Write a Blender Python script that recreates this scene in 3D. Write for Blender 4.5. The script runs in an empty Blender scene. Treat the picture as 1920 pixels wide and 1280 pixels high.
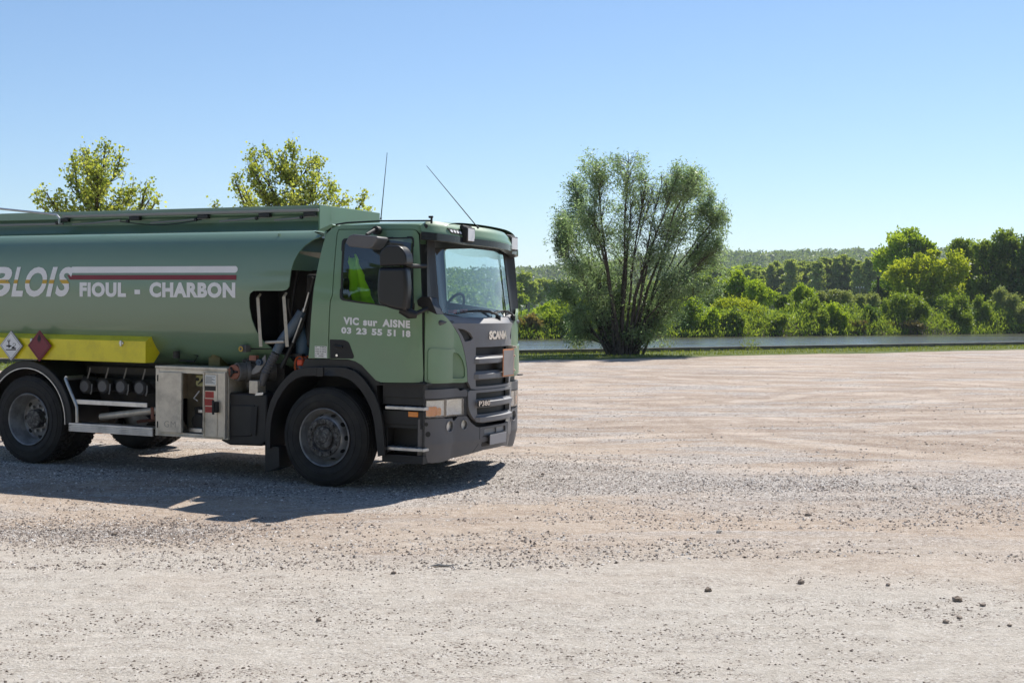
import bpy, bmesh, math, random
import numpy as np
from mathutils import Vector, Matrix
rng = np.random.default_rng(7); random.seed(7)
SC = bpy.context.scene
COL = SC.collection

# ------------------------------------------------------------------ camera, sky, sun, exposure
H = 1.81; FPX = 2400.0; PITCH = math.radians(1.19)
cam_d = bpy.data.cameras.new('camera'); cam = bpy.data.objects.new('camera', cam_d); COL.objects.link(cam)
cam_d.sensor_width = 36; cam_d.lens = 36 * FPX / 1920; cam_d.clip_start = .05; cam_d.clip_end = 8000
cam.location = (0, 0, H); cam.rotation_euler = (math.radians(90) - PITCH, 0, 0)
SC.camera = cam
SUN = Vector((.415, .622, 1.0)).normalized()
el = math.asin(SUN.z); az = math.atan2(SUN.x, SUN.y)
w = bpy.data.worlds.new('World'); SC.world = w; w.use_nodes = True
nt = w.node_tree; nt.nodes.clear()
sky = nt.nodes.new('ShaderNodeTexSky'); sky.sky_type = 'NISHITA'; sky.sun_disc = False
sky.sun_elevation = el; sky.sun_rotation = az; sky.altitude = 100
sky.air_density = 1.0; sky.dust_density = .1; sky.ozone_density = 5.0
bg = nt.nodes.new('ShaderNodeBackground'); bg.inputs['Strength'].default_value = .096
out = nt.nodes.new('ShaderNodeOutputWorld')
nt.links.new(sky.outputs[0], bg.inputs[0]); nt.links.new(bg.outputs[0], out.inputs[0])
sd = bpy.data.lights.new('sun', 'SUN'); sd.energy = 5.0; sd.angle = math.radians(.53); sd.color = (1, .95, .87)
sun = bpy.data.objects.new('sun', sd); COL.objects.link(sun)
sun.rotation_euler = SUN.to_track_quat('Z', 'Y').to_euler(); sun.location = (20, 40, 60)
SC.view_settings.view_transform = 'Standard'; SC.view_settings.look = 'None'
SC.view_settings.exposure = .45; SC.view_settings.gamma = 1; SC.view_settings.use_curve_mapping = False
SC.cycles.max_bounces = 8; SC.cycles.transparent_max_bounces = 12

# ------------------------------------------------------------------ helpers
def tag(o, label=None, cat=None, group=None, kind=None):
    if label: o['label'] = label
    if cat: o['category'] = cat
    if group: o['group'] = group
    if kind: o['kind'] = kind
    return o
def empty(name, label, cat, loc=(0, 0, 0), group=None):
    o = bpy.data.objects.new(name, None); COL.objects.link(o); o.location = loc; o.empty_display_size = .2
    return tag(o, label, cat, group)

def mat(name, col, rough=.6, metal=0., spec=.5, coat=0., var=0., vscale=6., bump=0., bscale=60., dirt=None, dscale=3., damt=.5, trans=0., stretch=None):
    """one procedural material: base colour with blotchy variation, optional dirt tint and a fine bump"""
    m = bpy.data.materials.new(name); m.use_nodes = True; n = m.node_tree; p = n.nodes['Principled BSDF']
    p.inputs['Base Color'].default_value = (*col, 1); p.inputs['Roughness'].default_value = rough
    p.inputs['Metallic'].default_value = metal; p.inputs['Specular IOR Level'].default_value = spec
    p.inputs['Coat Weight'].default_value = coat; p.inputs['Coat Roughness'].default_value = .06
    if trans: p.inputs['Transmission Weight'].default_value = trans
    tc = n.nodes.new('ShaderNodeTexCoord'); vec = tc.outputs['Object']
    if stretch:
        mp = n.nodes.new('ShaderNodeMapping'); mp.inputs['Scale'].default_value = stretch
        n.links.new(vec, mp.inputs[0]); vec = mp.outputs[0]
    last = None
    if var or dirt:
        nz = n.nodes.new('ShaderNodeTexNoise'); nz.inputs['Scale'].default_value = vscale; nz.inputs['Detail'].default_value = 6
        n.links.new(vec, nz.inputs['Vector'])
        mr = n.nodes.new('ShaderNodeMapRange'); mr.inputs[1].default_value = .3; mr.inputs[2].default_value = .7
        mr.inputs[3].default_value = 1 - var; mr.inputs[4].default_value = 1 + var
        n.links.new(nz.outputs[0], mr.inputs[0])
        mx = n.nodes.new('ShaderNodeVectorMath'); mx.operation = 'SCALE'; mx.inputs[0].default_value = col
        n.links.new(mr.outputs[0], mx.inputs['Scale']); last = mx.outputs[0]
    if dirt:
        nz2 = n.nodes.new('ShaderNodeTexNoise'); nz2.inputs['Scale'].default_value = dscale; nz2.inputs['Detail'].default_value = 9
        nz2.inputs['Roughness'].default_value = .65; n.links.new(vec, nz2.inputs['Vector'])
        r2 = n.nodes.new('ShaderNodeMapRange'); r2.inputs[1].default_value = .45; r2.inputs[2].default_value = .75
        r2.inputs[3].default_value = 0; r2.inputs[4].default_value = damt; n.links.new(nz2.outputs[0], r2.inputs[0])
        mm = n.nodes.new('ShaderNodeMix'); mm.data_type = 'RGBA'; n.links.new(r2.outputs[0], mm.inputs[0])
        n.links.new(last, mm.inputs[6]); mm.inputs[7].default_value = (*dirt, 1); last = mm.outputs[2]
        rr = n.nodes.new('ShaderNodeMapRange'); rr.inputs[3].default_value = rough; rr.inputs[4].default_value = min(1, rough + .4)
        n.links.new(r2.outputs[0], rr.inputs[0]); n.links.new(rr.outputs[0], p.inputs['Roughness'])
    if last: n.links.new(last, p.inputs['Base Color'])
    if bump:
        nb = n.nodes.new('ShaderNodeTexNoise'); nb.inputs['Scale'].default_value = bscale; nb.inputs['Detail'].default_value = 4
        n.links.new(vec, nb.inputs['Vector'])
        b = n.nodes.new('ShaderNodeBump'); b.inputs['Strength'].default_value = bump; b.inputs['Distance'].default_value = .01
        n.links.new(nb.outputs[0], b.inputs['Height']); n.links.new(b.outputs[0], p.inputs['Normal'])
    return m

def sharpen(me, ang=32):
    """smooth shading with hard edges where faces meet at an angle"""
    bm = bmesh.new(); bm.from_mesh(me); a = math.radians(ang)
    for f in bm.faces: f.smooth = True
    for e in bm.edges:
        if len(e.link_faces) == 2 and e.calc_face_angle(0) > a: e.smooth = False
    bm.to_mesh(me); bm.free()

class MB:
    """collects simple solids, then links them as one mesh object"""
    def __init__(s): s.v = []; s.f = []; s.mi = []; s.cur = 0
    def add(s, v, f):
        o = len(s.v); s.v += [tuple(p) for p in v]; s.f += [tuple(i + o for i in q) for q in f]; s.mi += [s.cur] * len(f); return s
    def box(s, x0, x1, y0, y1, z0, z1):
        v = [(x, y, z) for x in (x0, x1) for y in (y0, y1) for z in (z0, z1)]
        return s.add(v, [(0, 1, 3, 2), (4, 6, 7, 5), (0, 4, 5, 1), (2, 3, 7, 6), (0, 2, 6, 4), (1, 5, 7, 3)])
    def tube(s, pts, r, n=8, cap=True):
        P = [Vector(p) for p in pts]; R = r if hasattr(r, '__len__') else [r] * len(P)
        v = []; f = []; up = None
        for i, p in enumerate(P):
            d = (P[min(i + 1, len(P) - 1)] - P[max(i - 1, 0)]).normalized()
            if up is None: up = Vector((0, 0, 1)) if abs(d.z) < .9 else Vector((1, 0, 0))
            a = d.cross(up).normalized(); b = a.cross(d).normalized(); up = b
            for k in range(n):
                t = 2 * math.pi * k / n; v.append(p + (a * math.cos(t) + b * math.sin(t)) * R[i])
        for i in range(len(P) - 1):
            for k in range(n): f.append((i * n + k, i * n + (k + 1) % n, (i + 1) * n + (k + 1) % n, (i + 1) * n + k))
        if cap: f.append(tuple(range(n))[::-1]); f.append(tuple((len(P) - 1) * n + k for k in range(n)))
        return s.add(v, f)
    def lathe(s, prof, c, axis='y', n=48, closed=False, a0=0, a1=None):
        """prof: list of (r, h): h along the axis from c"""
        full = a1 is None; a1 = 2 * math.pi if full else a1; m = n if full else n + 1
        v = []; f = []; L = len(prof)
        for k in range(m):
            t = a0 + (a1 - a0) * k / n
            for r, h in prof:
                q = (r * math.cos(t), h, r * math.sin(t)) if axis == 'y' else ((h, r * math.cos(t), r * math.sin(t)) if axis == 'x' else (r * math.cos(t), r * math.sin(t), h))
                v.append((c[0] + q[0], c[1] + q[1], c[2] + q[2]))
        for k in range(n):
            k2 = (k + 1) % m
            for i in range(L - (0 if closed else 1)):
                j = (i + 1) % L
                f.append((k * L + i, k2 * L + i, k2 * L + j, k * L + j))
        return s.add(v, f)
    def cyl(s, c, r, h0, h1, axis='y', n=20):
        return s.lathe([(0.0001, h0), (r, h0), (r, h1), (.0001, h1)], c, axis, n)
    def prism(s, poly, y0, y1, axis='y'):
        """polygon in the two other axes, extruded along axis"""
        n = len(poly)
        def P(a, b, h): return (a, h, b) if axis == 'y' else ((h, a, b) if axis == 'x' else (a, b, h))
        v = [P(a, b, y0) for a, b in poly] + [P(a, b, y1) for a, b in poly]
        f = [tuple(range(n)), tuple(range(n, 2 * n))[::-1]] + [(i, i + n, (i + 1) % n + n, (i + 1) % n) for i in range(n)]
        return s.add(v, f)
    def mirror_y(s):
        s.v = [(x, -y, z) for x, y, z in s.v]; s.f = [tuple(q[::-1]) for q in s.f]; return s
    def build(s, name, m, parent=None, bevel=0., ang=32, label=None, seg=2):
        me = bpy.data.meshes.new(name); me.from_pydata(s.v, [], s.f)
        bm = bmesh.new(); bm.from_mesh(me)
        for i, f in enumerate(bm.faces): f.material_index = s.mi[i] if i < len(s.mi) else 0
        bmesh.ops.remove_doubles(bm, verts=bm.verts, dist=1e-5)
        bmesh.ops.recalc_face_normals(bm, faces=bm.faces); bm.to_mesh(me); bm.free()
        for q in (m if isinstance(m, (list, tuple)) else [m]): me.materials.append(q)
        sharpen(me, ang)
        o = bpy.data.objects.new(name, me); COL.objects.link(o)
        if parent: o.parent = parent
        if bevel:
            b = o.modifiers.new('bevel', 'BEVEL'); b.width = bevel; b.segments = seg; b.limit_method = 'ANGLE'; b.angle_limit = math.radians(35)
            b.harden_normals = False
        if label: o['label'] = label
        return o

def rounded(pts, r, n=5):
    """round the corners of a closed 2D polygon; r one number or one per corner"""
    out = []; N = len(pts); R = r if hasattr(r, '__len__') else [r] * N
    for i in range(N):
        p = Vector(pts[i]); a = Vector(pts[i - 1]); b = Vector(pts[(i + 1) % N])
        da, db = (a - p), (b - p); q = min(R[i], da.length * .48, db.length * .48)
        if q < 1e-4: out.append(tuple(p)); continue
        A = p + da.normalized() * q; B = p + db.normalized() * q
        for k in range(n + 1):
            t = k / n; out.append(tuple(A * (1 - t) ** 2 + p * 2 * t * (1 - t) + B * t * t))
    return out
def rect(u0, u1, v0, v1): return [(u0, v0), (u1, v0), (u1, v1), (u0, v1)]

def wrap(name, outline, mapf, m, parent=None, holes=(), du=.08, dv=.08, th=.012, d=0., ang=32, label=None, mirror=False, tri=None, bands=None):
    """a flat outline (with holes) in surface coordinates (u, v), cut into a grid, laid on a curved surface
    mapf(u, v, d) and given thickness th. mapf returns a 3D point a distance d outside the surface."""
    bm = bmesh.new()
    if tri is None:
        es = []
        for loop in [outline] + list(holes):
            vs = [bm.verts.new((a, b, 0)) for a, b in loop]
            es += [bm.edges.new((vs[i], vs[(i + 1) % len(vs)])) for i in range(len(vs))]
        bmesh.ops.triangle_fill(bm, use_beauty=True, use_dissolve=False, edges=es)
    else:
        vs = [bm.verts.new((a, b, 0)) for a, b in tri[0]]
        for q in tri[1]:
            try: bm.faces.new([vs[i] for i in q])
            except ValueError: pass
    us = [v.co.x for v in bm.verts]; vv = [v.co.y for v in bm.verts]
    u0, u1, v0, v1 = min(us), max(us), min(vv), max(vv)
    cuts = [((c, 0, 0), (1, 0, 0)) for c in np.arange(math.floor(u0 / du) * du + du, u1, du)] + [((0, c, 0), (0, 1, 0)) for c in np.arange(math.floor(v0 / dv) * dv + dv, v1, dv)]
    if bands: cuts += [((0, c, 0), (0, 1, 0)) for c in bands]
    for co, no in cuts:
        bmesh.ops.bisect_plane(bm, geom=bm.verts[:] + bm.edges[:] + bm.faces[:], dist=1e-6, plane_co=co, plane_no=no)
    bmesh.ops.dissolve_degenerate(bm, dist=1e-5, edges=bm.edges[:])
    if bands:
        for f in bm.faces:
            c = f.calc_center_median().y; f.material_index = 1 if bands[0] < c < bands[1] else 0
    bm.verts.ensure_lookup_table(); bm.verts.index_update()
    P = [(v.co.x, v.co.y) for v in bm.verts]; F = [[v.index for v in f.verts] for f in bm.faces]; MI = [f.material_index for f in bm.faces]
    B = [(e.verts[0].index, e.verts[1].index) for e in bm.edges if len(e.link_faces) == 1]
    bm.free(); n = len(P)
    V = [mapf(u, v, d) for u, v in P]
    if th:
        V += [mapf(u, v, d - th) for u, v in P]
        G = F + [[i + n for i in q[::-1]] for q in F] + [[a, b, b + n, a + n] for a, b in B]; MI = MI + MI + [0] * len(B)
    else: G = F
    V = [tuple(p) for p in V]
    if mirror: V = [(x, -y, z) for x, y, z in V]
    me = bpy.data.meshes.new(name); me.from_pydata(V, [], G)
    me.polygons.foreach_set('material_index', MI)
    bm = bmesh.new(); bm.from_mesh(me); bmesh.ops.recalc_face_normals(bm, faces=bm.faces); bm.to_mesh(me); bm.free()
    for q in (m if isinstance(m, (list, tuple)) else [m]): me.materials.append(q)
    sharpen(me, ang)
    o = bpy.data.objects.new(name, me); COL.objects.link(o)
    if parent: o.parent = parent
    if label: o['label'] = label
    return o

def text_mesh(body, bold=0., shear=0., spacing=1.):
    c = bpy.data.curves.new('lettering', 'FONT'); c.body = body; c.size = 1; c.offset = bold; c.shear = shear
    c.space_character = spacing; c.resolution_u = 4; c.fill_mode = 'FRONT'
    o = bpy.data.objects.new('lettering_source', c); COL.objects.link(o)
    dg = bpy.context.evaluated_depsgraph_get(); me = o.evaluated_get(dg).to_mesh()
    V = [(v.co.x, v.co.y) for v in me.vertices]; F = [tuple(p.vertices) for p in me.polygons]
    o.evaluated_get(dg).to_mesh_clear(); bpy.data.objects.remove(o); bpy.data.curves.remove(c)
    return V, F
def fit(tm, u0, u1, v0, v1, slope=0.):
    V, F = tm; a = np.array(V); lo = a.min(0); hi = a.max(0)
    q = (a - lo) / (hi - lo); u = u0 + q[:, 0] * (u1 - u0); v = v0 + q[:, 1] * (v1 - v0) + slope * (u - u0)
    return [(x, y) for x, y in zip(u, v)], F
# ------------------------------------------------------------------ truck frame: x forward, y to its left (far side), z up
A = math.radians(24.5); NOSE = math.radians(.7)
TF = Vector((math.cos(A) * math.cos(NOSE), -math.sin(A) * math.cos(NOSE), -math.sin(NOSE)))
TL = Vector((math.sin(A), math.cos(A), 0)); TU = TF.cross(TL)
TO = Vector((-1.50236, 14.58885, -.0026))
CD = Vector((0, math.cos(PITCH), -math.sin(PITCH))); CV = Vector((0, math.sin(PITCH), math.cos(PITCH)))
def side(px, py, c=-1.22):
    """where the line of sight of a photo pixel meets the truck's vertical plane y = c -> (x, z)"""
    r = CD * FPX + Vector((px - 960, 0, 0)) - CV * (py - 640); C = Vector((0, 0, H))
    t = (TO + TL * c - C).dot(TL) / r.dot(TL); p = C + r * t - TO
    return (p.dot(TF), p.dot(TU))
def sides(pts, c=-1.22): return [side(x, y, c) for x, y in pts]

class Plan:
    """plan outline of the cab front, as arclength t from the centre (negative = near side)"""
    def __init__(s, sf, hw, cl, cw, b, n=2.3, length=1.6):
        pts = []; yi = hw - cw; s1 = sf - b - cl; s.s1 = s1; s.hw = hw
        for q in np.linspace(s1 - length, s1, 12, endpoint=False): pts.append((q, -hw))
        for t in np.linspace(0, math.pi / 2, 50, endpoint=False):
            pts.append((s1 + cl * math.sin(t) ** (2 / n), -yi - cw * math.cos(t) ** (2 / n)))
        for y in np.linspace(-yi, 0, 24, endpoint=False): pts.append((sf - b * (abs(y) / yi) ** 2.2, y))
        pts = pts + [(sf, 0)] + [(a, -y) for a, y in pts[::-1]]
        s.P = np.array(pts); d = np.r_[0, np.cumsum(np.hypot(*np.diff(s.P, axis=0).T))]; s.t = d - d[-1] / 2
        g = np.gradient(s.P, s.t, axis=0); g /= np.linalg.norm(g, axis=1)[:, None]
        k = np.ones(5) / 5; N = np.stack([g[:, 1], -g[:, 0]], 1)
        N = np.stack([np.convolve(np.pad(N[:, i], 2, 'edge'), k, 'valid') for i in (0, 1)], 1); s.N = N / np.linalg.norm(N, axis=1)[:, None]
        s.tc = -s.t[np.argmin(np.abs(s.P[:, 0] - s1) + (s.P[:, 1] > 0) * 9)]      # |t| where the straight side starts
    def at(s, t, d=0):
        x, y = (np.interp(t, s.t, s.P[:, i]) for i in (0, 1)); nx, ny = (np.interp(t, s.t, s.N[:, i]) for i in (0, 1))
        l = math.hypot(nx, ny) or 1
        return x + d * nx / l, y + d * ny / l
    def T(s, x): return -(s.tc + (s.s1 - x))          # near side t of a place x along the straight side
PF = Plan(1.455, 1.22, .34, .50, .16, 2.3)
def front(t, z, d): x, y = PF.at(t, d); return (x, y, z)
def tumble(z): return 0 if z < 1.95 else .085 * ((z - 1.95) / .8) ** 1.6
def cab(t, z, d): x, y = PF.at(t, d - tumble(z)); return (x - (max(0, z - 1.75) * .12 if abs(t) < .8 else 0), y, z)
def nearside(s, z, d): return (s, -(1.22 - tumble(z) + d), z)
class Screen(Plan): pass
PW = Plan(1.33, 1.18, .26, .42, .11, 2.3)
def glassmap(t, z, d):
    x, y = PW.at(t, d); k = z - 1.8; return (x - .13 * k, y * (1 - .02 * k), z)
PV = Plan(1.56, 1.19, .46, .62, .17, 2.1)

# tank cross-section: v = arclength from the bottom centre up the near side to the top centre
_p = [(0, 1.2)] + [(-.62 - .605 * math.sin(t), 1.80 - .60 * math.cos(t)) for t in np.linspace(0.05, 1.44, 26)]
_p += [(-1.25 + .22 * (z - 2.08) ** 2, z) for z in np.linspace(1.76, 2.37, 16)]
_p += [(-.80 - .432 * math.cos(t), 2.335 + .44 * math.sin(t)) for t in np.linspace(.14, 1.05, 20)] + [(-.96, 2.718), (-.9, 2.72), (-.5, 2.722), (0, 2.724)]
TY = np.array([q[0] for q in _p]); TZ = np.array([q[1] for q in _p])
TV = np.r_[0, np.cumsum(np.hypot(np.diff(TY), np.diff(TZ)))]
def tank(s, v, d):
    y = np.interp(v, TV, TY); z = np.interp(v, TV, TZ); a = np.interp(v + .01, TV, TY), np.interp(v + .01, TV, TZ); b = np.interp(v - .01, TV, TY), np.interp(v - .01, TV, TZ)
    ty, tz = a[0] - b[0], a[1] - b[1]; l = math.hypot(ty, tz) or 1
    return (s, y - d * tz / l, z + d * ty / l)
def z2v(z): return float(np.interp(z, TZ, TV))
def tpx(pts):
    o = []
    for p in pts:
        s, z = side(*p, c=-1.245); o.append((s, z2v(z)))
    return o
# ------------------------------------------------------------------ value noise for terrain shapes
_perm = rng.permutation(4096)
def vnoise(x, y, seed=0):
    xi = np.floor(x).astype(int); yi = np.floor(y).astype(int); fx = x - xi; fy = y - yi
    fx = fx * fx * (3 - 2 * fx); fy = fy * fy * (3 - 2 * fy)
    def h(a, b): return _perm[(_perm[(a + seed * 57) & 4095] + b) & 4095] / 4095.
    return (h(xi, yi) * (1 - fx) + h(xi + 1, yi) * fx) * (1 - fy) + (h(xi, yi + 1) * (1 - fx) + h(xi + 1, yi + 1) * fx) * fy
def fbm(x, y, o=4, seed=0):
    s = 0; a = .5
    for i in range(o): s = s + a * (vnoise(x, y, seed + i) - .5); x = x * 2.03; y = y * 2.03; a *= .5
    return s
def fast_mesh(name, V, Q, m, parent=None, smooth=True, attr=None):
    V = np.asarray(V, dtype=np.float32); Q = np.asarray(Q, dtype=np.int32); k = Q.shape[1]
    me = bpy.data.meshes.new(name); me.vertices.add(len(V)); me.vertices.foreach_set('co', V.ravel())
    me.loops.add(Q.size); me.loops.foreach_set('vertex_index', Q.ravel())
    me.polygons.add(len(Q)); me.polygons.foreach_set('loop_start', np.arange(0, Q.size, k, dtype=np.int32))
    me.update(calc_edges=True); me.polygons.foreach_set('use_smooth', np.full(len(Q), smooth))
    if attr is not None:
        a = me.attributes.new('tone', 'FLOAT', 'FACE'); a.data.foreach_set('value', np.asarray(attr, dtype=np.float32))
    me.materials.append(m); me.validate()
    o = bpy.data.objects.new(name, me); COL.objects.link(o)
    if parent: o.parent = parent
    return o
def grid_mesh(name, X, Y, Z, m):
    n, k = X.shape; i = np.arange(n * k).reshape(n, k)
    Q = np.stack([i[:-1, :-1], i[:-1, 1:], i[1:, 1:], i[1:, :-1]], -1).reshape(-1, 4)
    return fast_mesh(name, np.stack([X, Y, Z], -1).reshape(-1, 3), Q, m)

# river frame: a along the river (to the right and away), b across it
RU = np.array([.862, .507]); RN = np.array([-.507, .862])
def ab(a, b): return a * RU[0] + b * RN[0], a * RU[1] + b * RN[1]
B_LAWN, B_QUAY, B_FAR = 44.0, 50.0, 114.0

# ------------------------------------------------------------------ ground materials
def mat_yard():
    m = bpy.data.materials.new('dusty_gravel'); m.use_nodes = True; n = m.node_tree; L = n.links.new; p = n.nodes['Principled BSDF']
    p.inputs['Roughness'].default_value = .95; p.inputs['Specular IOR Level'].default_value = .15
    geo = n.nodes.new('ShaderNodeNewGeometry'); pos = geo.outputs['Position']
    def mapping(sc, rot=0.):
        q = n.nodes.new('ShaderNodeMapping'); q.inputs['Scale'].default_value = sc; q.inputs['Rotation'].default_value = (0, 0, rot); L(pos, q.inputs[0]); return q.outputs[0]
    def noise(v, s, det=6, ro=.55, dist=0.):
        q = n.nodes.new('ShaderNodeTexNoise'); q.inputs['Scale'].default_value = s; q.inputs['Detail'].default_value = det
        q.inputs['Roughness'].default_value = ro; q.inputs['Distortion'].default_value = dist; L(v, q.inputs['Vector']); return q.outputs[0]
    def rng_(v, a, b, c=0., d=1.):
        q = n.nodes.new('ShaderNodeMapRange'); q.interpolation_type = 'SMOOTHSTEP'; L(v, q.inputs[0])
        for i, x in enumerate((a, b, c, d)): q.inputs[i + 1].default_value = x
        return q.outputs[0]
    def math_(op, a, b):
        q = n.nodes.new('ShaderNodeMath'); q.operation = op
        for i, x in enumerate((a, b)):
            if isinstance(x, (int, float)): q.inputs[i].default_value = x
            else: L(x, q.inputs[i])
        return q.outputs[0]
    def mix(f, a, b):
        q = n.nodes.new('ShaderNodeMix'); q.data_type = 'RGBA'
        if isinstance(f, (int, float)): q.inputs[0].default_value = f
        else: L(f, q.inputs[0])
        for i, x in ((6, a), (7, b)):
            if isinstance(x, tuple): q.inputs[i].default_value = (*x, 1)
            else: L(x, q.inputs[i])
        return q.outputs[2]
    sep = n.nodes.new('ShaderNodeSeparateXYZ'); L(pos, sep.inputs[0]); X, Y = sep.outputs[0], sep.outputs[1]
    wob = math_('MULTIPLY', math_('SUBTRACT', noise(mapping((.4, .6, 1)), .8, 7, .62), .5), 6.5)
    Yw = math_('ADD', Y, wob)
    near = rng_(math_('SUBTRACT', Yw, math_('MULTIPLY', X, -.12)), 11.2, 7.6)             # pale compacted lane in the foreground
    # wheel tracks sweep across the yard in arcs
    tr = noise(mapping((.10, .34, 1), -.3), 1.5, 8, .62, 1.6); tr2 = noise(mapping((.12, .5, 1), .3), 1.3, 8, .62, 1.8)
    fine = noise(mapping((1, 1, 1)), 22, 9, .75); fine2 = noise(mapping((1, 1.5, 1)), 4.5, 8, .7)
    def track(cx, cy, R, w, half=1.0):
        dx = math_('SUBTRACT', X, cx); dy = math_('SUBTRACT', Y, cy); wb = math_('MULTIPLY', math_('SUBTRACT', noise(mapping((.2, .2, 1)), 1, 3), .5), 2.2)
        dd = math_('ADD', math_('SUBTRACT', math_('SQRT', math_('ADD', math_('MULTIPLY', dx, dx), math_('MULTIPLY', dy, dy)), 0), R), wb)
        dd = math_('ABSOLUTE', math_('SUBTRACT', math_('ABSOLUTE', dd, 0), half), 0)
        return rng_(dd, w, w * .35), math_('MULTIPLY', rng_(dd, w * 2.1, w * 1.1), rng_(dd, w * .6, w * 1.1))
    tl, tb = None, None
    for a_ in ((13, 22, 8.5, .45), (9, 33, 11.5, .5, 1.1), (22, 27, 9, .5), (2, 27, 13, .45), (18, 45, 17, .7, 1.2), (31, 22, 17, .6, 1.1), (6, 5, 15.5, .4), (-4, 48, 26, .7, 1.2), (15, 13, 5.5, .35)):
        l_, b_ = track(*a_); tl = l_ if tl is None else math_('MAXIMUM', tl, l_); tb = b_ if tb is None else math_('MAXIMUM', tb, b_)
    brk = noise(mapping((.5, .8, 1)), 1.1, 6, .7)
    tl = math_('MULTIPLY', tl, rng_(brk, .38, .58)); tb = math_('MULTIPLY', tb, rng_(brk, .36, .52))
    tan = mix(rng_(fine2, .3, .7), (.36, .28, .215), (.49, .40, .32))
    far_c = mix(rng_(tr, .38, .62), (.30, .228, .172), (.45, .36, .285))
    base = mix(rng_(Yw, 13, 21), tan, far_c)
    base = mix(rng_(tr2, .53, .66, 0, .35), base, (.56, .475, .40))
    tr3 = noise(mapping((.3, .9, 1), -.1), .8, 9, .7, .6); base = mix(rng_(tr3, .50, .64, 0, .55), base, (.27, .20, .155))
    pale = mix(rng_(fine2, .25, .75), (.425, .383, .33), (.545, .505, .447))
    far_m = rng_(Yw, 11.0, 14.0)
    def swirl(cx, cy, fr, fa):
        dx = math_('SUBTRACT', X, cx); dy = math_('SUBTRACT', Y, cy); r_ = math_('SQRT', math_('ADD', math_('MULTIPLY', dx, dx), math_('MULTIPLY', dy, dy)), 0)
        r_ = math_('ADD', r_, math_('MULTIPLY', math_('SUBTRACT', noise(mapping((.18, .25, 1)), 1, 4), .5), 4.0)); an = math_('ARCTAN2', dy, dx)
        c = n.nodes.new('ShaderNodeCombineXYZ'); L(math_('MULTIPLY', r_, fr), c.inputs[0]); L(math_('MULTIPLY', an, fa), c.inputs[1]); return noise(c.outputs[0], 1.0, 9, .68)
    m1 = rng_(noise(mapping((.09, .12, 1)), 1.0, 3), .44, .56); m2 = rng_(noise(mapping((.11, .10, 1), 1.1), 1.2, 3), .46, .56)
    s1, s2, s3 = swirl(11, 31, 1.5, 3.2), swirl(23, 24, 1.2, 4.0), swirl(-3, 34, 1.1, 5.0)
    def fmix(f, a, b): return math_('ADD', math_('MULTIPLY', a, math_('SUBTRACT', 1.0, f)), math_('MULTIPLY', b, f))
    sw = fmix(m2, fmix(m1, s1, s2), s3)
    base = mix(math_('MULTIPLY', rng_(sw, .54, .66, 0, .75), far_m), base, (.56, .475, .40)); base = mix(math_('MULTIPLY', rng_(sw, .47, .36, 0, .8), far_m), base, (.25, .185, .145))
    base = mix(math_('MULTIPLY', math_('MULTIPLY', tl, far_m), .48), base, (.60, .51, .43)); base = mix(math_('MULTIPLY', math_('MULTIPLY', tb, far_m), .5), base, (.25, .185, .14))
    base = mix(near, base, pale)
    # loose grey gravel lies in drifts
    drift = math_('MULTIPLY', rng_(noise(mapping((.28, 1.0, 1), -.12), .9, 6, .6, .6), .50, .60), rng_(Yw, 8.8, 11))
    ring = math_('MULTIPLY', rng_(math_('ABSOLUTE', math_('SUBTRACT', Yw, math_('SUBTRACT', 14.2, math_('MULTIPLY', X, .22))), 0), 1.9, .3), .85)
    drift = math_('MAXIMUM', math_('MULTIPLY', drift, .8), ring)
    vor = n.nodes.new('ShaderNodeTexVoronoi'); vor.inputs['Scale'].default_value = 48; L(pos, vor.inputs['Vector'])
    hs = n.nodes.new('ShaderNodeSeparateColor'); L(vor.outputs['Color'], hs.inputs[0])
    peb = mix(rng_(hs.outputs[0], .1, .9), (.13, .125, .125), (.72, .69, .66))
    base = mix(math_('MULTIPLY', drift, .72), base, peb)
    # every surface is grained with tiny stones, dark and light
    v2 = n.nodes.new('ShaderNodeTexVoronoi'); v2.inputs['Scale'].default_value = 85; L(pos, v2.inputs['Vector'])
    h2 = n.nodes.new('ShaderNodeSeparateColor'); L(v2.outputs['Color'], h2.inputs[0])
    clump = rng_(noise(mapping((.6, 1.5, 1)), 2.2, 6, .7), .42, .66)
    speck = math_('MULTIPLY', rng_(h2.outputs[0], .78, .84), math_('ADD', math_('MULTIPLY', clump, .75), .12))
    base = mix(speck, base, (.16, .13, .115))
    lite = math_('MULTIPLY', rng_(h2.outputs[1], .90, .94), .5)
    base = mix(lite, base, (.72, .69, .66))
    base = mix(rng_(fine, .50, .68, 0, .5), base, (.24, .185, .145)); base = mix(rng_(noise(mapping((1, 1, 1)), 9, 8, .8), .50, .40, 0, .35), base, (.60, .54, .47))
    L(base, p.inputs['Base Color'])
    hgt = math_('ADD', math_('MULTIPLY', noise(mapping((1, 1, 1)), 60, 6, .7), .5), math_('MULTIPLY', math_('MULTIPLY', math_('SUBTRACT', 1.0, vor.outputs['Distance']), drift), .6))
    hgt = math_('ADD', hgt, math_('MULTIPLY', fine2, .9))
    b = n.nodes.new('ShaderNodeBump'); b.inputs['Strength'].default_value = .9; b.inputs['Distance'].default_value = .035; L(hgt, b.inputs['Height']); L(b.outputs[0], p.inputs['Normal'])
    return m
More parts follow.
